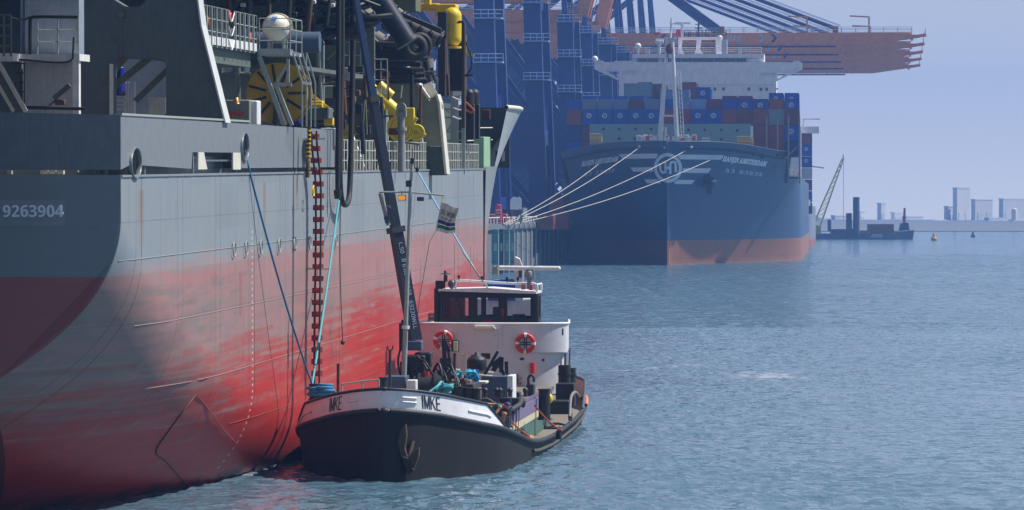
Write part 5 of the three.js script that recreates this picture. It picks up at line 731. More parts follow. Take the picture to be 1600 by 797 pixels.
// ------------------------------------------------------------------ container ship bow-on, and the next ship beyond it
const H = frame(V(24.2, 0, -698), -0.073);
const hanjin = inFrame(H, 'container_ship', 'dark blue container ship bow-on with a round H emblem and striped wings', 'ship');
const ship2 = inFrame(frame(V(50.4, 0, -1000), -0.073), 'container_ship', 'second container ship mostly hidden behind the bow-on ship\'s right side', 'ship');
function bowHull(beam, topY, rake, L0, L1, len, fore) {      // half breadth of a flared bow: s from the foremost point, y up
  const half = beam / 2;
  return (s, y) => { const k = clamp(y / topY, 0, 1); const s0 = rake * Math.pow(1 - k, 1.15), L = lerp(L0, L1, Math.pow(k, 1.3)); const t = clamp((s - s0) / L); const p = lerp(1.0, 0.66, k); return half * Math.pow(Math.sin(t * Math.PI / 2), p) * (s < s0 ? 0 : 1); };
}
{
  const hb = bowHull(40.4, 19.3, 8.5, 88, 44, 279);
  const tex = canvasTex(2048, 1024, (g, W, Hh) => {
    const X = x => (x + 21) / 42 * W, Y = y => Hh - (y + 1) / 22 * Hh, S = W / 42;
    g.fillStyle = '#2c4c72'; g.fillRect(0, 0, W, Hh); g.fillStyle = '#97613f'; g.fillRect(0, Y(3.9), W, Hh); g.fillStyle = 'rgba(24,36,54,.35)'; for (let y = 1; y < 19; y += 2.4) g.fillRect(0, Y(y), W, 2); for (let x = -20; x < 20; x += 2.7) g.fillRect(X(x), 0, 2, Hh);
    for (let k = 0; k < 900; k++) { const x = rr(-21, 21), y = rr(-.5, 18), l = rr(.2, 4); g.fillStyle = `rgba(${rnd() < .6 ? '92,104,116' : rnd() < .5 ? '18,26,40' : '120,84,70'},${rr(.03, .12)})`; g.fillRect(X(x), Y(y), rr(1, 7), l * S * .5); }
    for (let k = 0; k < 240; k++) { g.fillStyle = `rgba(${rnd() < .5 ? '70,50,50' : '176,110,96'},${rr(.04, .2)})`; g.fillRect(X(rr(-21, 21)), Y(rr(-1, 3)), rr(2, 30), rr(1, 18)); }
    for (const [x, y] of [[-4, 18], [0, 18.2], [4, 18], [9.8, 17.4], [13.2, 16.9], [14.6, 16.6], [6.9, 13], [7.4, 13.4], [-9, 17.5], [-13, 17]]) for (let i = 0; i < 7; i++) { g.fillStyle = `rgba(${rnd() < .6 ? '134,92,66' : '150,150,150'},${rr(.08, .26)})`; g.fillRect(X(x + rr(-.25, .25)), Y(y), rr(2, 7), rr(.8, 4.5) * S * .55); }
    for (let k = 0; k < 60; k++) { g.fillStyle = `rgba(120,150,150,${rr(.05, .14)})`; g.fillRect(X(rr(-21, 21)), Y(rr(3.9, 9)), rr(6, 60), rr(2, 14)); }
    const pale = '#c2d0de'; g.fillStyle = pale;
    const bar = (a, b, y0, y1, sa, sb) => { g.beginPath(); g.moveTo(X(a), Y(y1)); g.lineTo(X(b), Y(y1)); g.lineTo(X(b - sb), Y(y0)); g.lineTo(X(a + sa), Y(y0)); g.fill(); };
    bar(-8.1, -1.6, 16.75, 17.5, .7, 0); bar(1.6, 8.6, 16.6, 17.35, 0, .5); bar(-6.2, -2.2, 14.7, 15.4, .5, 0); bar(2.3, 6.6, 14.5, 15.25, 0, .5); bar(-3.9, -1.2, 12.85, 13.5, .5, 0); bar(1.0, 4.1, 12.75, 13.4, 0, .5);
    g.fillStyle = '#2c4c72'; g.beginPath(); g.arc(X(0), Y(15.25), 2.35 * S, 0, 7); g.fill();
    g.strokeStyle = pale; g.lineWidth = .52 * S; g.beginPath(); g.arc(X(0), Y(15.25), 1.95 * S, 0, 7); g.stroke();
    g.lineWidth = .36 * S; g.beginPath(); g.moveTo(X(-1.2), Y(16.0)); g.lineTo(X(-1.2), Y(15.2)); g.quadraticCurveTo(X(-1.1), Y(14.3), X(-.35), Y(14.6)); g.lineTo(X(-.35), Y(16.3)); g.moveTo(X(-.35), Y(15.25)); g.lineTo(X(.4), Y(15.25)); g.moveTo(X(.4), Y(14.3)); g.lineTo(X(.4), Y(15.7)); g.quadraticCurveTo(X(.5), Y(16.4), X(1.2), Y(16.1)); g.lineTo(X(1.25), Y(14.6)); g.stroke();
    g.fillStyle = '#e2ebf4'; 
    for (const side of [-1, 1]) { g.save(); g.translate(X(side * 11.6), Y(16.1)); g.transform(1, side * .10, -.25, 1, 0, 0); g.font = 'italic bold ' + Math.round(.98 * S) + 'px serif'; g.textAlign = 'center'; g.fillText('HANJIN AMSTERDAM', 0, 0, 6.6 * S); g.lineWidth = 3; g.strokeStyle = '#e2ebf4'; g.strokeText('HANJIN AMSTERDAM', 0, 0, 6.6 * S); g.font = 'bold ' + Math.round(.86 * S) + 'px sans-serif'; const kor = [[-2.3, 0], [-1.5, 1], [-.2, 2], [.55, 3], [1.3, 4], [2.0, 1], [2.7, 2]];
      g.lineWidth = 4; g.strokeStyle = '#c3cfdc'; for (const [x, k] of kor) { const cx = x * S, cy = 1.35 * S, q = .25 * S; g.beginPath(); if (k % 2) { g.moveTo(cx - q, cy - q); g.lineTo(cx + q, cy - q); g.lineTo(cx + q * .4, cy); g.moveTo(cx - q, cy + q * .6); g.lineTo(cx + q, cy + q * .6); } else { g.arc(cx, cy - q * .5, q * .6, 0, 7); g.moveTo(cx - q, cy + q * .8); g.lineTo(cx + q, cy + q * .8); } g.moveTo(cx + q, cy - q); g.lineTo(cx + q, cy + q); g.stroke(); } g.restore(); }
  });
  const hm = new THREE.MeshStandardMaterial({ map: tex, roughness: 0.42, side: THREE.DoubleSide });
  const uv = (i, j, a) => [(a[0] + 21) / 42, (a[1] + 1) / 22];
  const deckTop = s => 19.35 - 1.15 * sstep(4, 30, s);
  const S = []; for (let i = 0; i <= 60; i++) S.push(50 * Math.pow(i / 60, 2)); for (let i = 1; i <= 30; i++) S.push(50 + i * 2); for (let i = 1; i <= 18; i++) S.push(110 + i * 8.5);
  const top = s => s < 33 ? deckTop(s) : lerp(deckTop(33), 14.2, sstep(33, 43, s));
  const side = q => sheet(S.length - 1, 36, (i, j) => { const s = S[i], y = lerp(-1, top(s), j / 36); return [q * hb(s + .02, y), y, -s]; }, uv);
  part('hull', [side(1), side(-1)], hm, hanjin);
  part('deck', [sheet(60, 6, (i, j) => { const s = i / 60 * 42, b = hb(s, top(s)) - .1; return [lerp(-b, b, j / 6), top(s) - 1.2, -s]; }), span(-20, 20, 13.9, 14.1, -42, -262)], M.deckGreen, hanjin);
  part('bulwark_rim', [1, -1].map(q => new THREE.TubeGeometry(new THREE.CatmullRomCurve3(Array.from({ length: 30 }, (_, i) => { const s = 42 * Math.pow(i / 29, 1.6); return V(q * hb(s + .02, top(s)), top(s), -s); })), 80, .13, 5)), mat('#2a3c58', .5), hanjin);
  part('transom', span(-19, 19, 0, 14, -262, -263), M.navy, hanjin);
  const p = (px, py, z) => H.onZ(px, py, z);
  // anchor and its bolster on the starboard bow
  part('anchor_bolster', [ball(1.15, ...p(1107, 285, -10).toArray(), 1.1, .8, .8), ball(.9, ...p(1102, 279, -9.4).toArray(), 1.2, .8, .8)], mat('#2a3e5a', .5), hanjin);
  part('anchor', [plate([[1096, 290], [1100, 285], [1113, 289], [1112, 304], [1105, 303], [1104, 296]].map(q => { const r = p(...q, -8.2); return [r.x, r.y]; }), .8).translate(0, 0, -8.4)], M.darkSteel, hanjin);
  part('draught_marks', [[1047, 352], [1071, 353], [1052, 357], [1066, 358]].map(([x, y]) => { const r = p(x, y, -24); return box(.25, .7, .12, Math.min(r.x, hb(24, r.y) + .02), r.y, -23, 0, 0, -.5); }), M.white, hanjin);
  for (const [x, y] of [[1000, 229], [1041, 231], [1080, 230], [1138, 234], [1173, 240], [1187, 243], [1211, 239]]) { const r = p(x, y, -4); const s = (() => { for (let s = 0; s < 44; s += .25) if (hb(s, r.y) > Math.abs(r.x)) return s; return 20; })(); part('mooring_pipe', ball(.32, r.x, r.y, -s + .1, 1, .8, .6, 8), x < 1100 ? M.creamWhite : M.black, hanjin); }
  // breakwater plate with round ports
  const bz = -27, b0 = p(921, 225, bz), b1 = p(1173, 193.5, bz);
  const bwk = part('breakwater', plate([[b0.x, b0.y - 1], [b1.x, b0.y - 1], [b1.x, b1.y], [b0.x, b1.y]], .3).translate(0, 0, bz), mat('#7d9aa0', .6), hanjin);
  for (const [x, y] of [[943, 201.5], [967.5, 202], [993, 201.5], [1017.5, 201.5], [967.5, 216.5], [992.5, 216.5], [1076, 203], [1101, 203], [1127, 203], [1152, 204], [1127, 218]]) { const r = p(x, y, bz + .16); part('port_plate', new THREE.CylinderGeometry(.24, .24, .06, 12).rotateX(Math.PI / 2).translate(r.x, r.y, bz + .2), x === 1101 ? M.rust : M.navy, bwk); }
  // foremast
  const fm = new THREE.Group(); fm.name = 'foremast'; hanjin.add(fm); const fz = -16, f = (x, y) => p(x, y, fz);
  part('leg', [rod(f(1031, 219), f(1043, 62), .42, .28, 10)], M.white, fm); part('leg', [rod(f(1058, 219), f(1050.5, 62), .42, .28, 10)], M.white, fm);
  part('crossbar', [beam(f(1035, 181), f(1055, 181), .35, .35), beam(f(1040, 83), f(1053, 83), .4, .4)], M.white, fm);
  part('mast_platform', [beam(f(1037, 60), f(1056, 60), 1.6, .2), rod(f(1048, 60), f(1049, 28), .14), beam(f(1046, 37), f(1066, 38), .14, .14)], M.white, fm);
  part('ladder', [rod(f(1065, 220), f(1059, 110), .05), rod(f(1069, 220), f(1063, 110), .05), ...Array.from({ length: 14 }, (_, k) => rod(f(1064.6 - k * .4, 214 - k * 7.5), f(1068.6 - k * .4, 214 - k * 7.5), .045))], M.white, fm);
  part('bell', ball(.7, ...f(1046, 77).add(V(0, 0, .5)).toArray(), .9, 1.2, .6), M.rust, fm); part('lamp', ball(.2, ...f(1044, 88).add(V(0, 0, .4)).toArray(), .6, 1.2, .6), M.black, fm);
  part('vent_mast', rod(f(1040, 218), f(1040, 199), .12), M.white, fm);
  for (let k = 0; k < 26; k++) { const x = 994 + k * 3.6 + rr(-1, 1); if (x > 1086) break; part('deck_fitting', k % 3 ? rbox(rr(.3, .9), rr(.3, .8), .6, ...f(x, 219 - rr(0, 4)).toArray()) : rail([f(x, 220), f(x + 7, 220)], .9, 2, .05, .5), k % 5 ? M.white : M.redPlastic, hanjin); }
  for (const [x, y, w] of [[922, 218, 2.0], [1152, 222, .9], [1160, 222, 1.8]]) part('yellow_rack', [rbox(w, 1.0, .6, ...p(x + w * 4.6, y, -20).toArray()), rail([p(x, y + 3, -19.6), p(x + w * 9, y + 3, -19.6)], 1.2, 3, .05, .6)], mat('#c9a93a', .6), hanjin);
  part('spare_anchor', [beam(p(1096, 220, -20), p(1110, 220, -20), .3, .2), beam(p(1097, 216, -20), p(1109, 216, -20), .2, .2)], M.white, hanjin);

  // bridge and accommodation block
  const az = -166, a = (x, y, z = az) => p(x, y, z); const q = (x0, x1, y0, y1, dep, z = az) => { const r = a(x0, y1, z), t = a(x1, y0, z); return span(r.x, t.x, r.y, t.y, z, z - dep); };
  const hWhite = mat('#f6f3f6', .5, { wear: 9 }); const hs = new THREE.Group(); hs.name = 'bridge_house'; hanjin.add(hs);
  part('house_block', q(967, 1213, 104, 300, 14), hWhite, hs);
  part('bridge_deck', [q(988, 1194, 84, 91, 10, az + .4), q(988, 1194, 91, 97, 9.2, az)], hWhite, hs);
  part('wing', [plate([[929, 97], [988, 97], [1194, 97], [1253, 97.5], [1253, 108], [1212, 127], [1212, 132], [967, 132], [967, 126], [929, 108]].map(u => { const r = a(...u, az); return [r.x, r.y]; }), 2.6, [[[946, 110.5], [967, 110.5], [967, 121], [964, 121]], [[972, 111], [993, 109.5], [993, 117], [971, 117]], [[1188, 114], [1211, 114], [1211, 119.5], [1188, 119.5]], [[1216, 114], [1233, 114], [1214, 124]]].map(h => h.map(u => { const r = a(...u, az); return [r.x, r.y]; }))).translate(0, 0, az - .8)], hWhite, hs);
  for (const [x0, x1] of [[933, 942], [960, 988], [1239, 1250]]) part('wing_awning', q(x0, x1, 95, 97.4, 1.2, az + .6), M.whiteClean, hs);
  for (let k = 0; k < 11; k++) { const x = 996 + k * 17.2; if (k > 9) continue; part('bridge_window', q(x + (k === 2 ? 6 : 0), x + 15.2, 91.3, 97, .3, az + .5), darkGlass, hs); }
  for (const [x, y] of [[1007, 115.5], [1015, 115.5], [1035, 115.5], [1081, 116], [1088.5, 116], [1129, 116.5], [1144, 116.5], [1164, 117], [1172.5, 117], [1117, 139], [1130.5, 139], [1170, 139], [1189, 139.5], [1198, 139.5], [1049, 116], [1060, 139], [1095, 139]]) part('cabin_window', q(x - 1.7, x + 1.7, y - 2.3, y + 2.3, .2, az + .25), darkGlass, hs);
  part('bridge_rail', rail([a(990, 84, az), a(1190, 84, az)], 1.2, 3, .05, 2.2), M.white, hs);
  // radar mast: goal-post frame with openings
  const rm = az - 4; part('radar_mast', [plate([[1060, 84], [1060, 58], [1127, 58], [1127, 84], [1119, 84], [1118, 62], [1096, 62], [1094, 76], [1098, 84], [1085, 84], [1088, 76], [1088, 62], [1066, 62], [1065, 76], [1069, 84]].map(u => { const r = a(...u, rm); return [r.x, r.y]; }), 1.2).translate(0, 0, rm)], hWhite, hs);
  part('mast_rail', [rail([a(1060, 58, rm), a(1135, 58, rm)], 1.3, 3, .06, 1.1), rod(a(1091, 58, rm), a(1092, 30, rm), .16), rod(a(1086, 38, rm), a(1099, 38, rm), .08), rod(a(1086, 44, rm), a(1098, 44, rm), .08), rod(a(1103, 58, rm), a(1103, 46, rm), .1), rod(a(1076, 58, rm), a(1076, 50, rm), .1)], M.navy, hs);
  part('funnel', [q(1056, 1066, 46, 58, 2, rm - 3)], M.redPlastic, hs); part('radar_bar', [beam(a(1054, 36, rm), a(1079, 36.5, rm), .3, .35), rod(a(1066, 58, rm), a(1066, 36, rm), .3)], M.whiteClean, hs);
  part('satellite_dome', [ball(.6, ...a(929.5, 92, az).toArray()), rod(a(929.5, 98, az), a(929.5, 92, az), .12), ball(.6, ...a(997, 72, az).toArray()), rod(a(997, 84, az), a(997, 73, az), .25), ball(.55, ...a(1125, 59, rm).toArray())], M.whiteClean, hs);
  part('mast_house', [q(1008, 1015, 76, 84, 1.5), rod(a(1030, 84), a(1030, 64), .35), beam(a(1024, 66), a(1037, 66), 1, .3), q(1024, 1037, 60, 66, 1, az - .5), q(1128, 1136, 62, 84, 2), q(1154, 1158, 74, 84, 1)], M.white, hs);
  part('mast_flag', plate([[1022, 51], [1031, 50], [1031, 53.5], [1022, 55]].map(u => { const r = a(...u, az); return [r.x, r.y]; }), .06).translate(0, 0, az), M.redPlastic, hs);
  part('accommodation_ladder', [0, 1, 2].map(k => beam(a(1212.5, 140 + k * 8), a(1216, 138 + k * 8), .2, .2)), M.navy, hs);

  // ---- second ship beyond, its own frame
  const F2 = frame(V(50.4, 0, -1000), -0.073), hb2 = bowHull(32.2, 17, 8, 70, 40, 250);
  const S2 = []; for (let i = 0; i <= 30; i++) S2.push(50 * Math.pow(i / 30, 2)); for (let i = 1; i <= 20; i++) S2.push(50 + i * 9.5);
  const top2 = s => s < 25 ? 16.5 : lerp(16.5, 9.6, sstep(25, 32, s)); const s2 = qq => sheet(S2.length - 1, 14, (i, j) => { const s = S2[i], y = lerp(-1, top2(s), j / 14); return [qq * hb2(s + .02, y), y, -s]; });
  const tex2 = canvasTex(64, 512, (g, W, Hh) => { g.fillStyle = '#7a8594'; g.fillRect(0, 0, W, Hh); g.fillStyle = '#9c5a50'; g.fillRect(0, Hh * (1 - 2.6 / 18), W, Hh); });
  const g2 = merge([s2(1), s2(-1)]); { const pp = g2.attributes.position, t = g2.attributes.uv; for (let i = 0; i < pp.count; i++) t.setXY(i, .5, (pp.getY(i) + 1) / 18); }
  put('hull', g2, new THREE.MeshStandardMaterial({ map: tex2, roughness: .5, side: THREE.DoubleSide }), ship2);
  part('deck', span(-16, 16, 9.3, 9.6, -28, -240), M.deckGreen, ship2);
  part('bridge_wing', [span(12, 17.2, 29.2, 31, -200, -204), rod(V(13, 31, -201), V(13, 33, -201), .2), beam(V(13, 33, -201), V(17.5, 33, -201), .4, .3), span(-15, 12.4, 9.6, 31, -198, -210)], hWhite, ship2);
  part('lashing_bridge', [rail([V(15.6, 9.6, -30), V(15.9, 9.6, -34)], 1.4, 3, .05, 1), beam(V(16, 19, -60), V(19, 18.6, -60), .3, .3)], M.white, ship2);
}
// ---- containers: every box its own thing
const contMats = { blue: mat('#124fba', .5), 'dark blue': mat('#1f3f86', .55), red: mat('#94473c', .6), 'dark red': mat('#7c4040', .6), grey: mat('#7f929c', .6), 'grey blue': mat('#6d8fa8', .6), 'pale blue': mat('#86a6cc', .6), orange: mat('#8a4a30', .6), white: mat('#c9ccd2', .5), teal: mat('#4b8c96', .55) };
const contEdge = Object.fromEntries(Object.entries(contMats).map(([k, m]) => { const c = m.clone(); c.color.multiplyScalar(.82); c.userData = { ...m.userData }; return [k, c]; }));
const logoMat = mat('#d3dbe6', .5, { wear: 0 });
const logoGeo = merge([new THREE.TorusGeometry(.36, .07, 6, 20), box(.1, .5, .05, -.05, 0, 0, 0, 0, -.6), box(.34, .1, .05, 0, .02, 0, 0, 0, .5)]);
const endGeo = merge([0, 1, 2, 3, 4, 5, 6, 7, 8, 9].map(k => box(.1, 2.2, .07, -1 + k * .222, 0, 0)).concat([box(2.2, 2.3, .03, 0, 0, -.03)]));
const frameGeo = L => merge([[-1.17, 1], [1.17, 1]].map(([x, s]) => box(.13, 2.58, .16, x, 0, s * (L / 2 - .08))).concat([1].flatMap(s => [box(2.3, .14, .16, 0, 1.2, s * (L / 2 - .08)), box(2.3, .16, .16, 0, -1.2, s * (L / 2 - .08))])));
const bodyGeo = L => merge([box(2.36, 2.44, L - .3)].concat(Array.from({ length: 14 }, (_, k) => [box(2.4, 2.3, .26, 0, 0, -L / 2 + .5 + k * (L - 1) / 13)]).flat()));
const G40 = { body: bodyGeo(12.19), frame: frameGeo(12.19) };
const posts = mat('#9c8f88', .6);
const places = { front: 'front bay', second: 'second bay', third: 'third bay', back: 'tall back bay', far: 'far ship\'s edge' };
function container(F, x, y, z, color, logo, label, group) {
  const o = thing('shipping_container', label, 'container', F.w(x, y + 1.3, z - 6.1), F.q, group);
  part('body', G40.body, contMats[color], o); put('corner_frame', G40.frame, contEdge[color], o);
  const e = new THREE.Mesh(endGeo, contMats[color]); e.name = 'end_panel'; e.position.z = 6.02; e.castShadow = e.receiveShadow = true; o.add(e);
  if (logo) { const l = new THREE.Mesh(logoGeo, logoMat); l.name = 'logo'; l.position.set(-.1, .25, 6.12); e.parent.add(l); }
  return o;
}
{
  const pitch = 2.538, colX = (c, z) => { const p = H.onZ(1249.4 - 12.15 - (14 - c) * 24.3, 200, z); return p.x; };
  // rows of the front bay from the top down: colour, * with a logo, . empty
  const bayTop = (py, z) => H.onZ(1060, py, z).y;
  const where = ['leftmost', ...ordinal.slice(1, 14), 'rightmost'];
  const at15 = c => c === 0 ? 'at far left' : c === 14 ? 'at far right' : ordinal[c] + ' from left';
  const tiers = { 0: 'top', 1: 'upper', 2: 'middle', 3: 'lower', 4: 'bottom' };
  const row = (bay, z, topPy, tierName, spec) => spec.split(' ').forEach((t, c) => { if (t === '.') return; const map = { b: 'blue', d: 'dark blue', r: 'red', k: 'dark red', g: 'grey', e: 'grey blue', p: 'pale blue', o: 'orange' }; const color = map[t[0]], logo = t[1] === '*';
    container(H, colX(c, z), bayTop(topPy, z) - 2.6, z, color, logo, `${color} container${logo ? ' with round pale logo' : ''}, ${at15(c)}, ${tierName}`, undefined); });
  row('front', -32, 170.5, 'top tier of the front bay', 'r b* b* b* b* b* r r b* b* r k r g k');
  row('front', -32, 195.6, 'second tier of the front bay', 'd k . . . . . . . . . . r r b*');
  row('front', -32, 220.7, 'third tier of the front bay', 'b k . . . . . . . . . . r r d');
  row('second', -46, 154.5, 'second bay peeking over the front bay', 'b g g g k g b p p k b b* b* r b*');
  row('second', -46, 145.5 + 34, 'second bay, the tier under its top', '. . . . . . . . . . . . . . r');
  row('third', -60, 149.8, 'third bay behind', '. b* b* b* b* . . . . . k k . . .');
  row('third', -60, 149.8 - 4.5, 'third bay top end', '. . . . . . . . . . . . . b* b*');
  // the loose tall stacks in the middle, further aft
  for (const [x, y, c, l, lab] of [[986, 130, 'grey', 0, 'tall grey container at the left of the high middle group'], [1008.5, 128, 'grey', 0, 'tallest grey container left of the dark red one'], [1029, 130.5, 'dark red', 0, 'dark red container just left of the white foremast top stack'], [1077, 128, 'dark red', 0, 'dark red container highest behind the foremast\'s right leg'], [1099, 136, 'blue', 1, 'blue container with logo standing right of the foremast, highest blue one']]) container(H, H.onZ(x, y, -76).x, H.onZ(x, y, -76).y - 2.6, -76, c, l, lab);
  for (const [x, y, c, lab] of [[1042, 139.5, 'pale blue', 'pale blue container between the foremast legs'], [1066, 139.5, 'pale blue', 'pale blue container just right of the foremast leg'], [986, 155, 'grey', 'grey container under the tall grey one at the middle group\'s left'], [1008.5, 153, 'grey blue', 'grey blue container under the tallest grey one'], [1029, 155, 'dark blue', 'dark blue container under the dark red one by the foremast'], [1086, 153, 'dark red', 'dark red container under the highest blue one']]) container(H, H.onZ(x, y, -70).x, H.onZ(x, y, -70).y - 2.6, -70.1, c, 0, lab);
  // starboard stack near the break of the forecastle and the far ship's edge column
  part('lashing_frame', [0, 1, 2, 3].map(k => { const p = H.onZ(1198 + k * 17.1, 250, -31); return beam(V(p.x, 13, -31), V(p.x, 24, -31), .25, .25); }).concat([beam(H.onZ(1222, 252, -31), H.onZ(1245, 230, -31), .2, .2), ...rail([H.onZ(1222, 276, -44), H.onZ(1247, 278, -46)], 1.2, 3, .06, .8)]), posts, hanjin);
  part('winch', [rbox(1, 1.6, 1, ...H.onZ(1229, 266, -42).toArray()), rod(H.onZ(1229, 262, -42), H.onZ(1229, 252, -42), .3)], M.white, hanjin);
  const F2 = frame(V(50.4, 0, -1000), -0.073); const e = (y, c, lab, l) => { const p = F2.onZ(1260.5, y, -34); container(F2, p.x, p.y - 2.6, -34, c, l, lab); };
  const names2 = [['red', 'topmost red'], ['blue', 'upper blue', 1], ['blue', 'lower blue', 1], ['white', 'pale'], ['red', 'middle red'], ['blue', 'third blue'], ['dark red', 'bottom red']];
  names2.forEach(([c, n, l], k) => e(208 + k * 18.1, c, `${n} container in the column beyond the bow-on ship's right edge`, l));
}

// ------------------------------------------------------------------ quay, ship-to-shore cranes
const QY = 6.5, KX = 0.085, quayX = d => 5.0 + KX * (d - 720), QA = Math.atan(KX);
const Qf = frame(V(quayX(590), 0, -590), -QA);              // quay axes: x outward over the water, z back towards us
{
  const con = mat('#6a6d70', .85, { grit: 3 });
  const q = struct('quay', [span(0, -320, -4, QY, 0, -1500), span(0.02, .4, QY - .6, QY + .25, 0, -1500)].map(g => g.applyMatrix4(Qf.m)), con);
  for (let k = 0; k < 14; k++) { const g = thing('quay_ladder_post', `pale steel post on the quay face, ${ordinal[k]} from the near end`, 'post', Qf.w(.3, 0, -58 - k * 9), Qf.q); part('post', [rod(V(0, -1, 0), V(0, QY - .6, 0), .16)], mat('#9aa3a8', .6), g); part('bracket', [tube([V(0, QY - .9, 0), V(.5, QY - .2, 0), V(.3, QY + .3, 0)], .12)], M.railGrey, g); }
  // large fender panels hanging at the near end
  const panelM = [mat('#4f8f95', .6), mat('#24415c', .6), mat('#5a979c', .6), mat('#6b8f8c', .6)];
  for (const [k, [x0, x1]] of [[768, 779], [780, 787], [788, 796], [797, 804]].entries()) {
    const d = 606 + k * 6, a = Qf.inv; const L = at(x0, 414, d), R = at(x1, 358, d), w = R.x - L.x, h = R.y - L.y;
    const o = thing('fender_panel', ['widest teal fender panel on the quay, nearest the grey bow', 'narrow dark blue fender panel on the quay between teal ones', 'bright teal fender panel right of the dark blue one', 'grey teal fender panel, the last on the right'][k], 'fender panel', V((L.x + R.x) / 2, L.y, -d), Qf.q);
    part('panel', rbox(w * .96, h, .5, 0, h / 2, 0, .05), panelM[k], o); for (const t of [.1, .5, .9]) part('crossbar', box(w * .9, .1, .1, 0, h * t, .28), M.shipGreyDark, o);
    part('worn_patch', box(w * .45, h * .22, .03, .05 * w, h * .5, .345), mat('#a9c2bd', .7), o); part('chain', [tube([V(-w * .4, -.1, .2), V(0, -.45, .3), V(w * .4, -.1, .2)], .07)], M.darkSteel, o);
    const lower = part('lower_pad', rbox(w * .9, 3, .5, 0, -1.9, 0), [mat('#b9a060', .7), panelM[1], panelM[2], mat('#8d6a62', .7)][k], o);
  }
  const rl = thing('quay_rail', 'white rail and fender brackets along the near quay edge', 'rail', Qf.origin, Qf.q); for (let k = 0; k < 26; k++) part('bracket', [rod(V(.1, QY + .2, -10 - k * 5), V(.1, QY + 1.1, -10 - k * 5), .09), rod(V(.1, QY + 1.1, -10 - k * 5), V(.1, QY + 1.1, -15 - k * 5), .07)], M.white, rl);
  // quay-side clutter
  const rt = thing('red_machine', 'pinkish red machine standing on the quay right behind the grey bow', 'machine', at(779, 352, 640)); { const w = 1; part('body', [rbox(1.0, 2.2, 1, 0, 1.1, 0, .2), rbox(.7, 1, .7, .05, 2.5, 0, .2)], mat('#c8404a', .6), rt); for (let k = 0; k < 5; k++) part('rung', box(.9, .08, .1, 0, .4 + k * .45, .55), M.white, rt); part('arm', [beam(V(.6, 0, 0), V(.5, 2.2, 0), .2, .2), beam(V(-.5, 2.4, 0), V(-.2, 3.2, 0), .2, .2)], mat('#a83038', .6), rt); }
  const wc = thing('white_cabin', 'small white cabin on the quay near the crane leg', 'cabin', at(806, 350, 650)); part('body', [plate([[-.85, 2.1], [.85, 2.1], [.85, 3.7], [.5, 4.0], [.2, 3.8], [-.3, 4.0], [-.8, 3.6]], 1.5)], M.whiteClean, wc); part('stand', [beam(V(-.7, 0, 0), V(-.7, 2.1, 0), .15, .15), beam(V(.7, 0, 0), V(.7, 2.1, 0), .15, .15), box(2.4, .12, 1.6, .1, 1.1, 0), box(2.2, .1, .1, 0, 1.7, .7)], M.shipGreyDark, wc);
  const stacks = [['orange', 874, 345, 716, 'orange container stacked on the quay by the bow-on ship', 3.4], ['orange', 857, 352, 700, 'amber container low on the quay edge, left of two', 0], ['orange', 881, 352, 706, 'amber container low on the quay edge, right of two', 0]];
  for (const [c, x, y, d, lab, up] of stacks) container({ w: (a, b, z) => V(a, b, z), q: Qf.q }, at(x, y, d).x, up ? QY + 1.6 : QY - .9, -d, c, 0, lab);
  for (const [k, c] of ['dark red', 'dark blue', 'grey', 'red', 'blue', 'white', 'dark red', 'grey', 'blue'].entries()) container({ w: (a, b, z) => V(a, b, z), q: Qf.q }, quayX(760 + k * 22) - 14 - (k % 3) * 6, QY + .1 + (k % 2) * 2.6 * 0, -760 - k * 22, c, 0, `${c} container on the quay between the crane legs, ${ordinal[k]} from the near end`);
}
const paint = { leg: mat('#0c2a78', .45, { wear: 8 }), boom: mat('#e09468', .55, { wear: 8 }), rail: mat('#8fa6c8', .6, { wear: 0 }), house: mat('#b2583c', .6, { wear: 6 }), pale: mat('#c9d0da', .5, { wear: 6 }) };
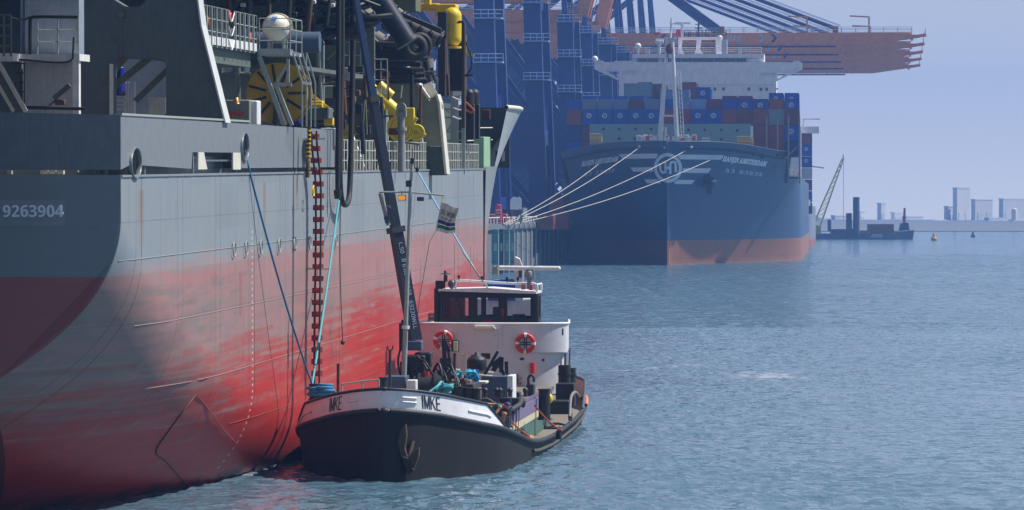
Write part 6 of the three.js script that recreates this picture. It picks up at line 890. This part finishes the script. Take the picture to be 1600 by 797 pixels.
function makeCrane(raised) {
  const o = new THREE.Group(), L = (n, g, m) => part(n, g, m, o); const Ht = 38.5;
  for (const z of [-9.5, 9.5]) {
    L('leg', beam(V(0, 1.2, z), V(-1.3, Ht, z * .92), 2.9, 2.2), paint.leg); L('leg', beam(V(-30, 1.2, z), V(-29, Ht, z * .92), 2.6, 2.1), paint.leg);
    L('portal_beam', [beam(V(-.4, 14, z), V(-29.8, 14, z), 1.5, 7.5)], paint.leg);
    L('lower_brace', beam(V(-1, 2, z), V(-9, 11, z), .9, .9), paint.leg); L('lower_brace', beam(V(-29, 2, z), V(-21, 11, z), .9, .9), paint.leg);
    L('diagonal_brace', beam(V(-1, 16, z * .98), V(-15, Ht - 3, z * .94), 1.4, 1.4), paint.leg); L('diagonal_brace', beam(V(-29, 16, z * .98), V(-15, Ht - 3, z * .94), 1.4, 1.4), paint.leg);
    L('bogie', [rbox(2.0, 1.4, 7, 0, .9, z, .2), rbox(2.0, 1.4, 7, -30, .9, z, .2)], paint.house);
    L('leg_stair', rod(V(.9, 1, z + 1), V(-.45, Ht, z * .92 + 1), .1), paint.pale);
  }
  for (const x of [0, -30]) { const k = x ? .8 : .5; L('sill_beam', beam(V(x, 3.2, -9.5), V(x, 3.2, 9.5), 1.4, 1.9), paint.leg); L('cross_beam', beam(V(x - (x ? -.3 : .5), 14.5, -9.4), V(x - (x ? -.3 : .5), 14.5, 9.4), 1.4, 2.6), paint.leg);
    L('corner_gusset', [plate([[-8.4, 0], [-5.2, 0], [-8.4, 5]], 1.1).rotateY(Math.PI / 2).translate(x - .5, 15.8, 0), plate([[8.4, 0], [5.2, 0], [8.4, 5]], 1.1).rotateY(Math.PI / 2).translate(x - .5, 15.8, 0)], paint.leg); }
  L('top_beam', [beam(V(-1.3, Ht - 1, -9), V(-1.3, Ht - 1, 9), 1.4, 2.2), beam(V(-29, Ht - 1, -9), V(-29, Ht - 1, 9), 1.4, 2.2)], paint.leg);
  for (const z of [-3, 3]) { L('girder', beam(V(1, Ht, z), V(-44, Ht, z), 1.0, 2.1), paint.boom); L('girder_rail', rail([V(-44, Ht + 1.05, z * 1.25), V(1, Ht + 1.05, z * 1.25)], 1.1, 2, .05, 3), paint.rail); }
  L('machinery_house', [rbox(11, 5, 7, -34, Ht + 4, 0, .2)], paint.house); L('house_roof', box(11.4, .3, 7.4, -34, Ht + 6.6, 0), paint.pale); L('service_platform', [box(14, .2, 9, -34, Ht + 1.3, 0), ...rail([V(-27, Ht + 1.4, 4.5), V(-41, Ht + 1.4, 4.5)], 1.1, 2, .05, 1.6)], paint.rail);
  for (const z of [-4, 4]) { L('apex_leg', beam(V(-1.3, Ht, z * 2.2), V(-3, Ht + 21, z * .5), 1.0, 1.2), paint.leg); L('apex_leg', beam(V(-29, Ht, z * 2), V(-3.4, Ht + 21, z * .5), .8, .8), paint.leg); }
  L('apex_head', rbox(2.2, 1.6, 5, -3, Ht + 21.4, 0, .2), paint.leg);
  for (let k = 0; k < 3; k++) L('leg_platform', [box(4.4, .15, 4.4, -.4 - k * .1, 24 + k * 6.5, 10), ...rail([V(2, 24 + k * 6.5, 12), V(-2.4, 24 + k * 6.5, 12)], 1.2, 2, .05, 1)], paint.rail);
  const b = new THREE.Group(); b.name = 'boom'; o.add(b); b.position.set(1.2, Ht, 0); b.rotation.z = raised ? 1.33 : 0;
  const BL = 62; for (const z of [-3, 3]) { part('boom_girder', [plate([[0, -1.4], [BL - 9, -1.4], [BL, -.1], [BL, 1.05], [0, 1.05]], 1.0).translate(0, 0, z)], paint.boom, b); part('walk_rail', rail([V(0, 1.05, z * 1.35), V(BL, 1.05, z * 1.35)], 1.1, 2, .05, 3), paint.rail, b); }
  part('boom_tie', [0, 1, 2, 3, 4, 5, 6].map(k => beam(V(2 + k * 10, 0, -3), V(2 + k * 10, 0, 3), .5, 1)), paint.boom, b);
  part('tip_platform', [box(3.6, .2, 8, BL + 1, .4, 0), ...rail([V(BL + 2.8, .5, -4), V(BL + 2.8, .5, 4)], 1.3, 2, .06, 1.4), beam(V(BL - .4, -.1, 3.4), V(BL + 3, .5, 3.4), .3, .7)], paint.boom, b);
  for (const x of [BL - 22, BL - 9]) part('davit', [beam(V(x, 1, 3.2), V(x, 4.4, 3.2), .35, .35), beam(V(x, 4.3, 3.2), V(x - 4, 4.5, 3.2), .3, .3)], paint.boom, b);
  part('cable_tray', [beam(V(4, -1.9, 3.3), V(BL - 16, -1.9, 3.3), .3, .35), ...Array.from({ length: 14 }, (_, k) => beam(V(6 + k * 3.2, -1.9, 3.3), V(6 + k * 3.2, -1.3, 3.3), .1, .1))], paint.leg, b);
  part('stay_lug', [22, 46].map(x => rbox(1.2, 1.6, .8, x, 1.6, 3)), paint.house, b);
  if (!raised) {
    const lt = canvasTex(1024, 64, (g, W, Hh) => { g.fillStyle = '#e09468'; g.fillRect(0, 0, W, Hh); for (let k = 0; k < 60; k++) { g.fillStyle = `rgba(80,40,30,${rr(.03, .15)})`; g.fillRect(rr(0, W), rr(0, Hh), rr(2, 30), rr(2, 30)); } const chev = (x, s, c) => { g.fillStyle = c; g.beginPath(); g.moveTo(x, 6); g.lineTo(x + 26, 6); g.lineTo(x + 26 + s * 26, 32); g.lineTo(x + 26, 58); g.lineTo(x, 58); g.lineTo(x + s * 26, 32); g.fill(); }; chev(46, -1, '#23418c'); chev(150, -1, '#a9bcd8'); chev(840, 1, '#a9bcd8'); chev(940, 1, '#23418c'); g.font = 'bold 58px sans-serif'; g.fillStyle = '#7a4a50'; g.fillText('EURO', 330, 53); g.fillStyle = '#b4c4dc'; g.fillText('MAX', 570, 53, 200); });
    const pg = box(26, 2.2, .08, 21.5, -.15, 3.56); const m = new THREE.MeshStandardMaterial({ map: lt, roughness: .5 }); const pl = put('lettered_panel', pg, m, b);
    for (const z of [-3, 3]) { L('stay', rod(V(-2.4, Ht + 20.8, z * .7), V(1.2 + 46, Ht + 2, z), .34, .34, 6), paint.leg); L('stay', rod(V(-2.4, Ht + 20.8, z * .7), V(1.2 + 22, Ht + 2, z), .3, .3, 6), paint.leg); L('stay_cable', rod(V(-2.4, Ht + 21.5, z * .6), V(1.2 + 47, Ht + 2.6, z), .08, .08, 5), paint.rail); }
    L('trolley', [rbox(5, 1.4, 5, 10, Ht - 1.9, 0, .2), rbox(2.4, 2.6, 2.4, 13, Ht - 3.2, 2, .2)], paint.pale);
    L('hoist_rope', [[9, -1], [11, -1], [9, 1], [11, 1]].map(([x, z]) => rod(V(x, Ht - 2.4, z), V(x, Ht - 22, z), .05, .05, 4)), paint.rail); L('spreader', rbox(2.6, .8, 11, 10, Ht - 22.4, 0, .1), paint.boom);
  }
  return o;
}
{
  const up = makeCrane(true), down = makeCrane(false); let usedUp = false, usedDown = false;
  const place = (d, raised, label) => { const proto = raised ? up : down; const used = raised ? usedUp : usedDown; const o = used ? proto.clone() : proto; if (raised) usedUp = true; else usedDown = true; o.name = numbered('gantry_crane'); tag(o, label, 'crane'); o.position.set(quayX(d) - 3.2, QY, -d); o.rotation.y = -QA; scene.add(o); };
  place(672, true, 'nearest blue gantry crane, its wide legs rising directly behind the grey bow');
  place(762, true, 'second blue gantry crane, legs straight behind the rope ends on the quay');
  place(838, true, 'third blue gantry crane, its legs just left of the bow-on ship\'s containers');
  place(890, true, 'fourth blue gantry crane, standing left of the white bridge wing');
  [950, 1000, 1050, 1098, 1146].forEach((d, k) => place(d, false, ['uppermost orange boom crane of five, reaching furthest right with clear lettering', 'orange boom crane whose boom is second from the top', 'orange boom crane whose boom is the middle one of five', 'orange boom crane whose boom is fourth from the top', 'lowest orange boom crane of the five, its tip furthest left'][k]));
  // mooring hawsers from the bow-on ship to the quay
  const E = at(782, 352, 640); [[1000, 229], [1036, 231, 1], [1080, 230], [1130, 240]].forEach(([x, y], k) => { const o = thing('hawser', ['steepest pale hawser from the ship\'s bow to the quay', 'second steepest pale hawser from the bow to the quay', 'pale hawser crossing the round emblem to the quay', 'lowest pale hawser, ending by the ship\'s name, to the quay'][k], 'rope'); part('line', rope(at([947, 1001, 1081, 1131][k], [247, 229, 230, 240][k], [712, 702, 702, 708][k]), E.clone().add(V(k * .4, 0, -k * 3)), .047, 0.7 + k * .15, 6, 30), M.creamWhite, o); });
}

// ------------------------------------------------------------------ far side of the water
{
  const s = -1; const w = d => p => p;
  const pont = thing('crane_barge', 'flat dark pontoon with a leaning pale yellow lattice crane', 'barge', at(1340, 374, 1324)); const L = (x, y) => at(x, y, 1324).sub(pont.position);
  const b3 = (n, x0, x1, y0, y1, t, m) => { const a = L(x0, y1), b = L(x1, y0); part(n, rbox(b.x - a.x, b.y - a.y, t, (a.x + b.x) / 2, (a.y + b.y) / 2, -t / 2, .1), m, pont); };
  const hullM = mat('#5a6a80', .6);
  b3('pontoon', 1258, 1402, 365, 375, 18, hullM); b3('shed', 1359, 1397, 350, 366, 10, mat('#7a5c50', .7)); b3('deck_load', 1300, 1340, 358, 366, 8, mat('#4a5668', .7)); b3('deck_load', 1340, 1360, 360, 366, 6, mat('#8a6a60', .7)); b3('crane_house', 1271, 1283, 352, 366, 6, mat('#b8b070', .6)); b3('cabin', 1294, 1299, 343, 362, 3, hullM);
  part('spud_pole', rod(L(1338, 366), L(1338, 308), 1.0, 1.0, 10), mat('#3c4a66', .6), pont); part('spud_pole', rod(L(1327, 366), L(1326.5, 333), .9, .9, 10), mat('#3c4a66', .6), pont);
  b3('spud_guide', 1334, 1342, 352, 366, 3, hullM); b3('spud_guide', 1323, 1331, 350, 366, 3, hullM);
  const lat = []; const e0 = [L(1268, 358), L(1282, 354)], e1 = [L(1316.5, 247), L(1319, 247)]; for (const z of [0, -2.4]) for (let k = 0; k < 2; k++) lat.push(rod(e0[k].clone().add(V(0, 0, z)), e1[k].clone().add(V(0, 0, z * .3)), .2, .15, 5)); for (let k = 0; k < 13; k++) { const t = k / 13, u = (k + 1) / 13; lat.push(rod(e0[0].clone().lerp(e1[0], t), e0[1].clone().lerp(e1[1], u), .09, .09, 4), rod(e0[1].clone().lerp(e1[1], t), e0[0].clone().lerp(e1[0], u), .09, .09, 4)); }
  part('lattice_jib', lat, mat('#d8cf80', .6), pont); part('jib_cable', [rod(L(1318, 247), L(1318, 345), .06, .06, 4), rod(L(1317.5, 247), L(1317.5, 241), .12)], M.darkSteel, pont);
  const bt = thing('workboat', 'dark boat with a reddish mast at the right end of the pontoon', 'boat', at(1414, 374, 1330)); const K = (x, y) => at(x, y, 1330).sub(bt.position);
  part('hull', [plate([K(1398, 374), K(1424, 374), K(1426, 360), K(1398, 362)].map(p => [p.x, p.y]), 7, [], .2)], hullM, bt); part('wheelhouse', plate([K(1405, 361), K(1421, 361), K(1419, 348), K(1408, 349)].map(p => [p.x, p.y]), 4).translate(0, 0, -1), mat('#4a4a60', .6), bt); part('mast', [rod(K(1413, 350), K(1413.5, 325), .5, .3, 8), beam(K(1411, 340), K(1416, 340), .4, .4)], mat('#8a3c40', .6), bt);
  const ln = thing('small_launch', 'low pale launch lying in front of the pontoon', 'boat', at(1375, 375, 1318)); const N = (x, y) => at(x, y, 1318).sub(ln.position); part('hull', plate([N(1352, 375), N(1402, 375.5), N(1404, 372), N(1350, 371)].map(p => [p.x, p.y]), 3), mat('#4b5d78', .6), ln); part('cabin', plate([N(1360, 372), N(1380, 372), N(1378, 366), N(1364, 366)].map(p => [p.x, p.y]), 2), mat('#9fb0c4', .6), ln);
  const buoy = (x, y, d, w, h, m, name, lab) => { const o = thing(name, lab, 'buoy', at(x, y, d)); part('float', lathe([[0, -.3], [w, -.2], [w, h * .3], [w * .8, h * .45], [0, h * .5]], 14), m, o); part('tower', [lathe([[w * .55, h * .45], [w * .4, h * .9], [0, h]], 8)], m, o); part('lantern', cyl(w * .15, h * .15, 0, h * .95, 0, 8), m, o); };
  buoy(1459.5, 376, 1270, .85, 2.1, mat('#c9a04a', .6), 'channel_buoy', 'yellow channel buoy floating right of the pontoon'); buoy(1520.5, 370.5, 1432, .7, 1.7, mat('#2c3f58', .6), 'channel_buoy', 'small dark channel buoy before the far warehouses');
  // land and its buildings
  struct('far_shore', sheet(120, 5, (i, j) => { const x = lerp(40, 760, i / 120), z = -1800 - j * 260; return [x, [0.2, 1.2, 1.6 + noise.noise(i * .2, 1, j) * .5, 2, 2, 2][j], z + 12 * noise.noise(i * .15, 2, 0) * (j ? 0 : 1)]; }), mat('#747a80', .9));
  const pale = ['#dcdad6', '#d2d0ce', '#e0deda', '#cacaca'].map(c => mat(c, .8));
  const bl = (x0, x1, y0, d, k, lab, name = 'warehouse', cat = 'building', roof = 0) => { d += 900; const a = at(x0, 352, d), b = at(x1, y0 + (y0 > 335 ? 0 : 2), d), w = b.x - a.x, h = b.y - 2; const o = thing(name, lab, cat, V((a.x + b.x) / 2, 2, -d)); o.rotation.y = 1.05; o.scale.x = 1.8; part('wall', box(w, h, 3, 0, h / 2, -1.5), pale[k % 4], o); part('roof', roof ? plate([[-w / 2 - .5, h], [w / 2 + .5, h], [w * .1, h + roof]], 3).translate(0, 0, -1.5) : box(w + .6, .8, 3.4, 0, h + .4, -1.5), pale[(k + 1) % 4], o); const n = Math.max(2, Math.round(w / 9)); for (let i = 0; i < n && i < 10; i++) part('door', box(w / n * .5, Math.min(5, h * .4), .3, -w / 2 + (i + .5) * w / n, Math.min(2.5, h * .2), .2), pale[(k + 2) % 4], o); };
  bl(1492, 1519, 293, 2050, 0, 'tall pale block at the left of the far warehouse row'); bl(1519, 1556, 311, 2080, 1, 'first long warehouse right of the tall pale block'); bl(1556, 1640, 310, 2080, 3, 'long warehouse at the far right edge'); bl(1480, 1494, 322, 2060, 2, 'low annex left of the tall pale block'); bl(1540, 1580, 342, 1900, 2, 'low pale shed in front of the long warehouses', 'shed'); bl(1445, 1500, 346, 1920, 1, 'low wide shed right of the pontoon boat', 'shed', 'building', 1.2); bl(1575, 1640, 345, 1880, 3, 'low dark shed at the right edge of the far shore', 'shed');
  bl(1376, 1384, 317, 2200, 0, 'slim tower on the skyline above the pontoon', 'tower'); bl(1344, 1352, 330, 2250, 2, 'small block on the skyline left of the slim tower'); bl(1396, 1412, 331, 2250, 1, 'low block on the skyline right of the slim tower'); bl(1300, 1345, 338, 2200, 3, 'long low roofline behind the lattice crane'); bl(1412, 1446, 340, 2150, 2, 'long low roofline above the dark boat'); bl(1280, 1300, 342, 2100, 1, 'low block behind the crane jib\'s foot');
  const tank = thing('bright_spot_tank', 'white tank added for bright spots on the far shore', 'tank', at(1585, 344, 1870)); part('shell', cyl(1.2, 4.4, 0, 0, 0, 16), M.whiteClean, tank); part('dome', ball(1.2, 0, 4.4, 0, 1, .5, 1), M.whiteClean, tank);  // tank added in place of bright lit spots on the shore
}
{ // launch lying beyond the barge, by the ship's bow
  const d = 196, p0 = at(790, 462, d), o = thing('pilot_launch', 'white launch with a ribbed blue cover, half hidden behind the barge\'s wheelhouse', 'boat', V(p0.x, 0, -d)); const L = (x, y) => at(x, y, d).sub(o.position);
  const blue = mat('#2a62b4', .5);
  const a = L(762, 470), b = L(806, 443); part('cover', rbox(b.x - a.x, b.y - a.y, 2.4, (a.x + b.x) / 2, (a.y + b.y) / 2, -1.2, .08), blue, o);
  for (let k = 0; k < 16; k++) part('cover_rib', box(.04, (b.y - a.y) * .8, .05, a.x + .12 + k * (b.x - a.x - .2) / 15, (a.y + b.y) / 2 - .05, .02), mat('#1f4c94', .5, { wear: 0 }), o);
  part('cover_top', plate([L(765, 443), L(806, 443), L(802, 436), L(772, 438)].map(p => [p.x, p.y]), 1.6).translate(0, 0, -1.3), mat('#4f8ad0', .5), o);
  part('cabin', [plate([L(806, 470), L(817, 470), L(817, 418), L(812, 405), L(806, 402), L(804, 408)].map(p => [p.x, p.y]), 1.4, [], .02).translate(0, 0, -1)], M.whiteClean, o);
  part('cabin_window', box(.14, .5, .03, L(813, 425).x, L(812, 425).y, -.25), darkGlass, o);
  part('hull', [plate([[-1.5, .1], [1.2, .1], [1.4, 1.6], [-1.6, 1.6]], 5).translate(0, 0, -2.6)], M.navy, o); part('deckhouse', [span(-1.3, 1.1, 1.6, L(790, 468).y, -.4, -4)], M.white, o);
}

// ------------------------------------------------------------------ the man crouching at the barge's side
function bodyMesh(bones, res, pad = 0.03, k = 0.03) {       // tapered capsules joined by a smooth minimum, meshed by marching cubes
  const lo = V(1e9, 1e9, 1e9), hi = V(-1e9, -1e9, -1e9); for (const [p, q, a, b] of bones) { lo.min(p.clone().subScalar(a + pad)).min(q.clone().subScalar(b + pad)); hi.max(p.clone().addScalar(a + pad)).max(q.clone().addScalar(b + pad)); }
  const c = lo.clone().add(hi).multiplyScalar(.5), half = Math.max(hi.x - lo.x, hi.y - lo.y, hi.z - lo.z) / 2 * 1.06;
  const mc = new MarchingCubes(res, new THREE.MeshStandardMaterial(), false, false, 60000); mc.isolation = 0; const n = mc.size;
  for (let z = 0; z < n; z++) for (let y = 0; y < n; y++) for (let x = 0; x < n; x++) {
    const P = V((x - n / 2) / (n / 2) * half + c.x, (y - n / 2) / (n / 2) * half + c.y, (z - n / 2) / (n / 2) * half + c.z); let d = 1e9;
    for (const [p, q, a, b] of bones) { const e = q.clone().sub(p), t = clamp(P.clone().sub(p).dot(e) / Math.max(1e-6, e.lengthSq())); const s = P.distanceTo(p.clone().addScaledVector(e, t)) - lerp(a, b, t); const h = clamp(.5 + .5 * (d - s) / k); d = d > 1e8 ? s : lerp(d, s, h) - k * h * (1 - h); }
    mc.field[x + y * n + z * n * n] = -d;
  }
  mc.update(); const g = new THREE.BufferGeometry(), m = mc.count; const pos = mc.positionArray.slice(0, m * 3);
  for (let i = 0; i < m; i++) { pos[i * 3] = pos[i * 3] * half + c.x; pos[i * 3 + 1] = pos[i * 3 + 1] * half + c.y; pos[i * 3 + 2] = pos[i * 3 + 2] * half + c.z; }
  g.setAttribute('position', new THREE.BufferAttribute(pos, 3)); g.setAttribute('normal', new THREE.BufferAttribute(mc.normalArray.slice(0, m * 3), 3)); return g;
}
{
  const d = 149.2, J = (px, py, dz = 0) => at(px, py, d - dz).sub(at(776, 665, d));
  const o = thing('person', 'man in teal sleeveless top and dark blue cap crouching at the barge\'s white bow end', 'person', at(776, 665, d));
  const hip = J(769, 643, .0), chest = J(779, 637, .1), neck = J(786.5, 634, .16), head = J(792.5, 634.5, .22);
  const shR = J(781.5, 636.5, .3), elR = J(773.5, 648, .42), haR = J(782.5, 660, .45), shL = J(778, 633, -.06), elL = J(768, 632, -.1), haL = J(757, 630, -.02);
  const kneeR = J(789, 647, .42), ankR = J(785, 664, .28), toeR = J(790, 667, .4), kneeL = J(781, 655, .3), ankL = J(770, 665, .1), toeL = J(776, 668, .2);
  const skin = mat('#b57a5c', .6, { wear: 0 });
  const bones = [[hip, chest, .125, .15], [chest, neck, .13, .055], [neck, head, .055, .085], [head, head.clone().add(V(.03, -.035, .04)), .1, .07], [head.clone().add(V(.09, -.02, .06)), head.clone().add(V(.115, -.035, .07)), .02, .014],
    [chest, shR, .1, .065], [shR, elR, .055, .042], [elR, haR, .042, .03], [chest, shL, .1, .065], [shL, elL, .055, .042], [elL, haL, .042, .03],
    [hip.clone().add(V(.03, -.03, .08)), kneeR, .095, .062], [kneeR, ankR, .06, .04], [ankR, toeR, .042, .03], [hip.clone().add(V(0, -.03, -.08)), kneeL, .095, .062], [kneeL, ankL, .06, .04], [ankL, toeL, .042, .03]];
  const hand = (h, dir, side) => { const a = dir.clone().normalize(), s = side.clone().normalize(), n = V(0, 0, 0).crossVectors(a, s); const b = [[h, h.clone().addScaledVector(a, .07), .03, .032]]; [[-.03, .06], [-.01, .075], [.01, .07], [.03, .055]].forEach(([x, l]) => { const r = h.clone().addScaledVector(a, .08).addScaledVector(s, x), m = r.clone().addScaledVector(a, l * .55).addScaledVector(n, -.012), t = m.clone().addScaledVector(a, l * .3).addScaledVector(n, -.03); b.push([r, m, .0095, .009], [m, t, .009, .008]); }); const r = h.clone().addScaledVector(s, -.035).addScaledVector(a, .02); b.push([r, r.clone().addScaledVector(s, -.02).addScaledVector(a, .035).addScaledVector(n, -.02), .012, .01]); return bodyMesh(b, 44, .01, .006); };
  part('body', [bodyMesh(bones, 92), hand(haR, haR.clone().sub(elR), V(1, .2, .3)), hand(haL, haL.clone().sub(elL), V(.2, .3, 1))], skin, o);
  part('tank_top', bodyMesh([[hip.clone().lerp(chest, .12), chest, .135, .158], [chest, neck.clone().lerp(chest, .35), .135, .085], [chest, shR.clone().lerp(chest, .35), .11, .075], [chest, shL.clone().lerp(chest, .35), .11, .075]], 56), mat('#1f4f5c', .85, { wear: 0 }), o);
  part('shorts', bodyMesh([[hip, hip.clone().lerp(chest, .15), .135, .13], [hip.clone().add(V(.03, -.03, .08)), hip.clone().lerp(kneeR, .8), .108, .085], [hip.clone().add(V(0, -.03, -.08)), hip.clone().lerp(kneeL, .8), .108, .085]], 56), mat('#17181c', .85, { wear: 0 }), o);
  part('hair', bodyMesh([[head.clone().add(V(-.04, .01, -.03)), head.clone().add(V(-.05, -.04, -.03)), .085, .06]], 30), mat('#1a1412', .9, { wear: 0 }), o);
  const cap = part('cap', [new THREE.SphereGeometry(.118, 20, 10, 0, Math.PI * 2, 0, 1.6).rotateZ(-.35).translate(head.x + .005, head.y + .02, head.z), new THREE.CylinderGeometry(.1, .1, .012, 16, 1, false, -Math.PI / 2, Math.PI).rotateY(Math.PI / 2).rotateZ(-.5).translate(head.x + .1, head.y - .02, head.z + .02)], mat('#1b2f6e', .7, { wear: 0 }), o);
  part('shoe', bodyMesh([[ankR.clone().add(V(0, -.03, 0)), toeR, .05, .04]], 24), M.black, o); part('shoe', bodyMesh([[ankL.clone().add(V(0, -.03, 0)), toeL, .05, .04]], 24), M.black, o);
}
// ------------------------------------------------------------------ an unseen ship added astern, outside the frame at the left, to shade the big ship's stern
{
  const N = frame(V(-12.9, 0, -109.5), -0.0945), o = inFrame(N, 'added_shade_ship', 'unseen blue hulled ship added astern of the grey and red ship to shade it', 'ship');
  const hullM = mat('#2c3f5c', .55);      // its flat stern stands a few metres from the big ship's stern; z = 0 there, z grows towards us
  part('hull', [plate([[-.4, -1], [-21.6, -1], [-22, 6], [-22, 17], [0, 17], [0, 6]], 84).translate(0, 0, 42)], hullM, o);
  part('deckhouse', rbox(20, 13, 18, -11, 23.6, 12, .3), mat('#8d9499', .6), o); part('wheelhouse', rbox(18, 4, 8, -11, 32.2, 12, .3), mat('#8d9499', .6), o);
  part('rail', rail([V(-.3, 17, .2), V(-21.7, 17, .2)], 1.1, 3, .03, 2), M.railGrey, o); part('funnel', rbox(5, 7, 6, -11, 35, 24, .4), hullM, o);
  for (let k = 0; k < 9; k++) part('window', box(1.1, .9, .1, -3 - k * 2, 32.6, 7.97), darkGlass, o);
}

renderer.render(scene, camera);
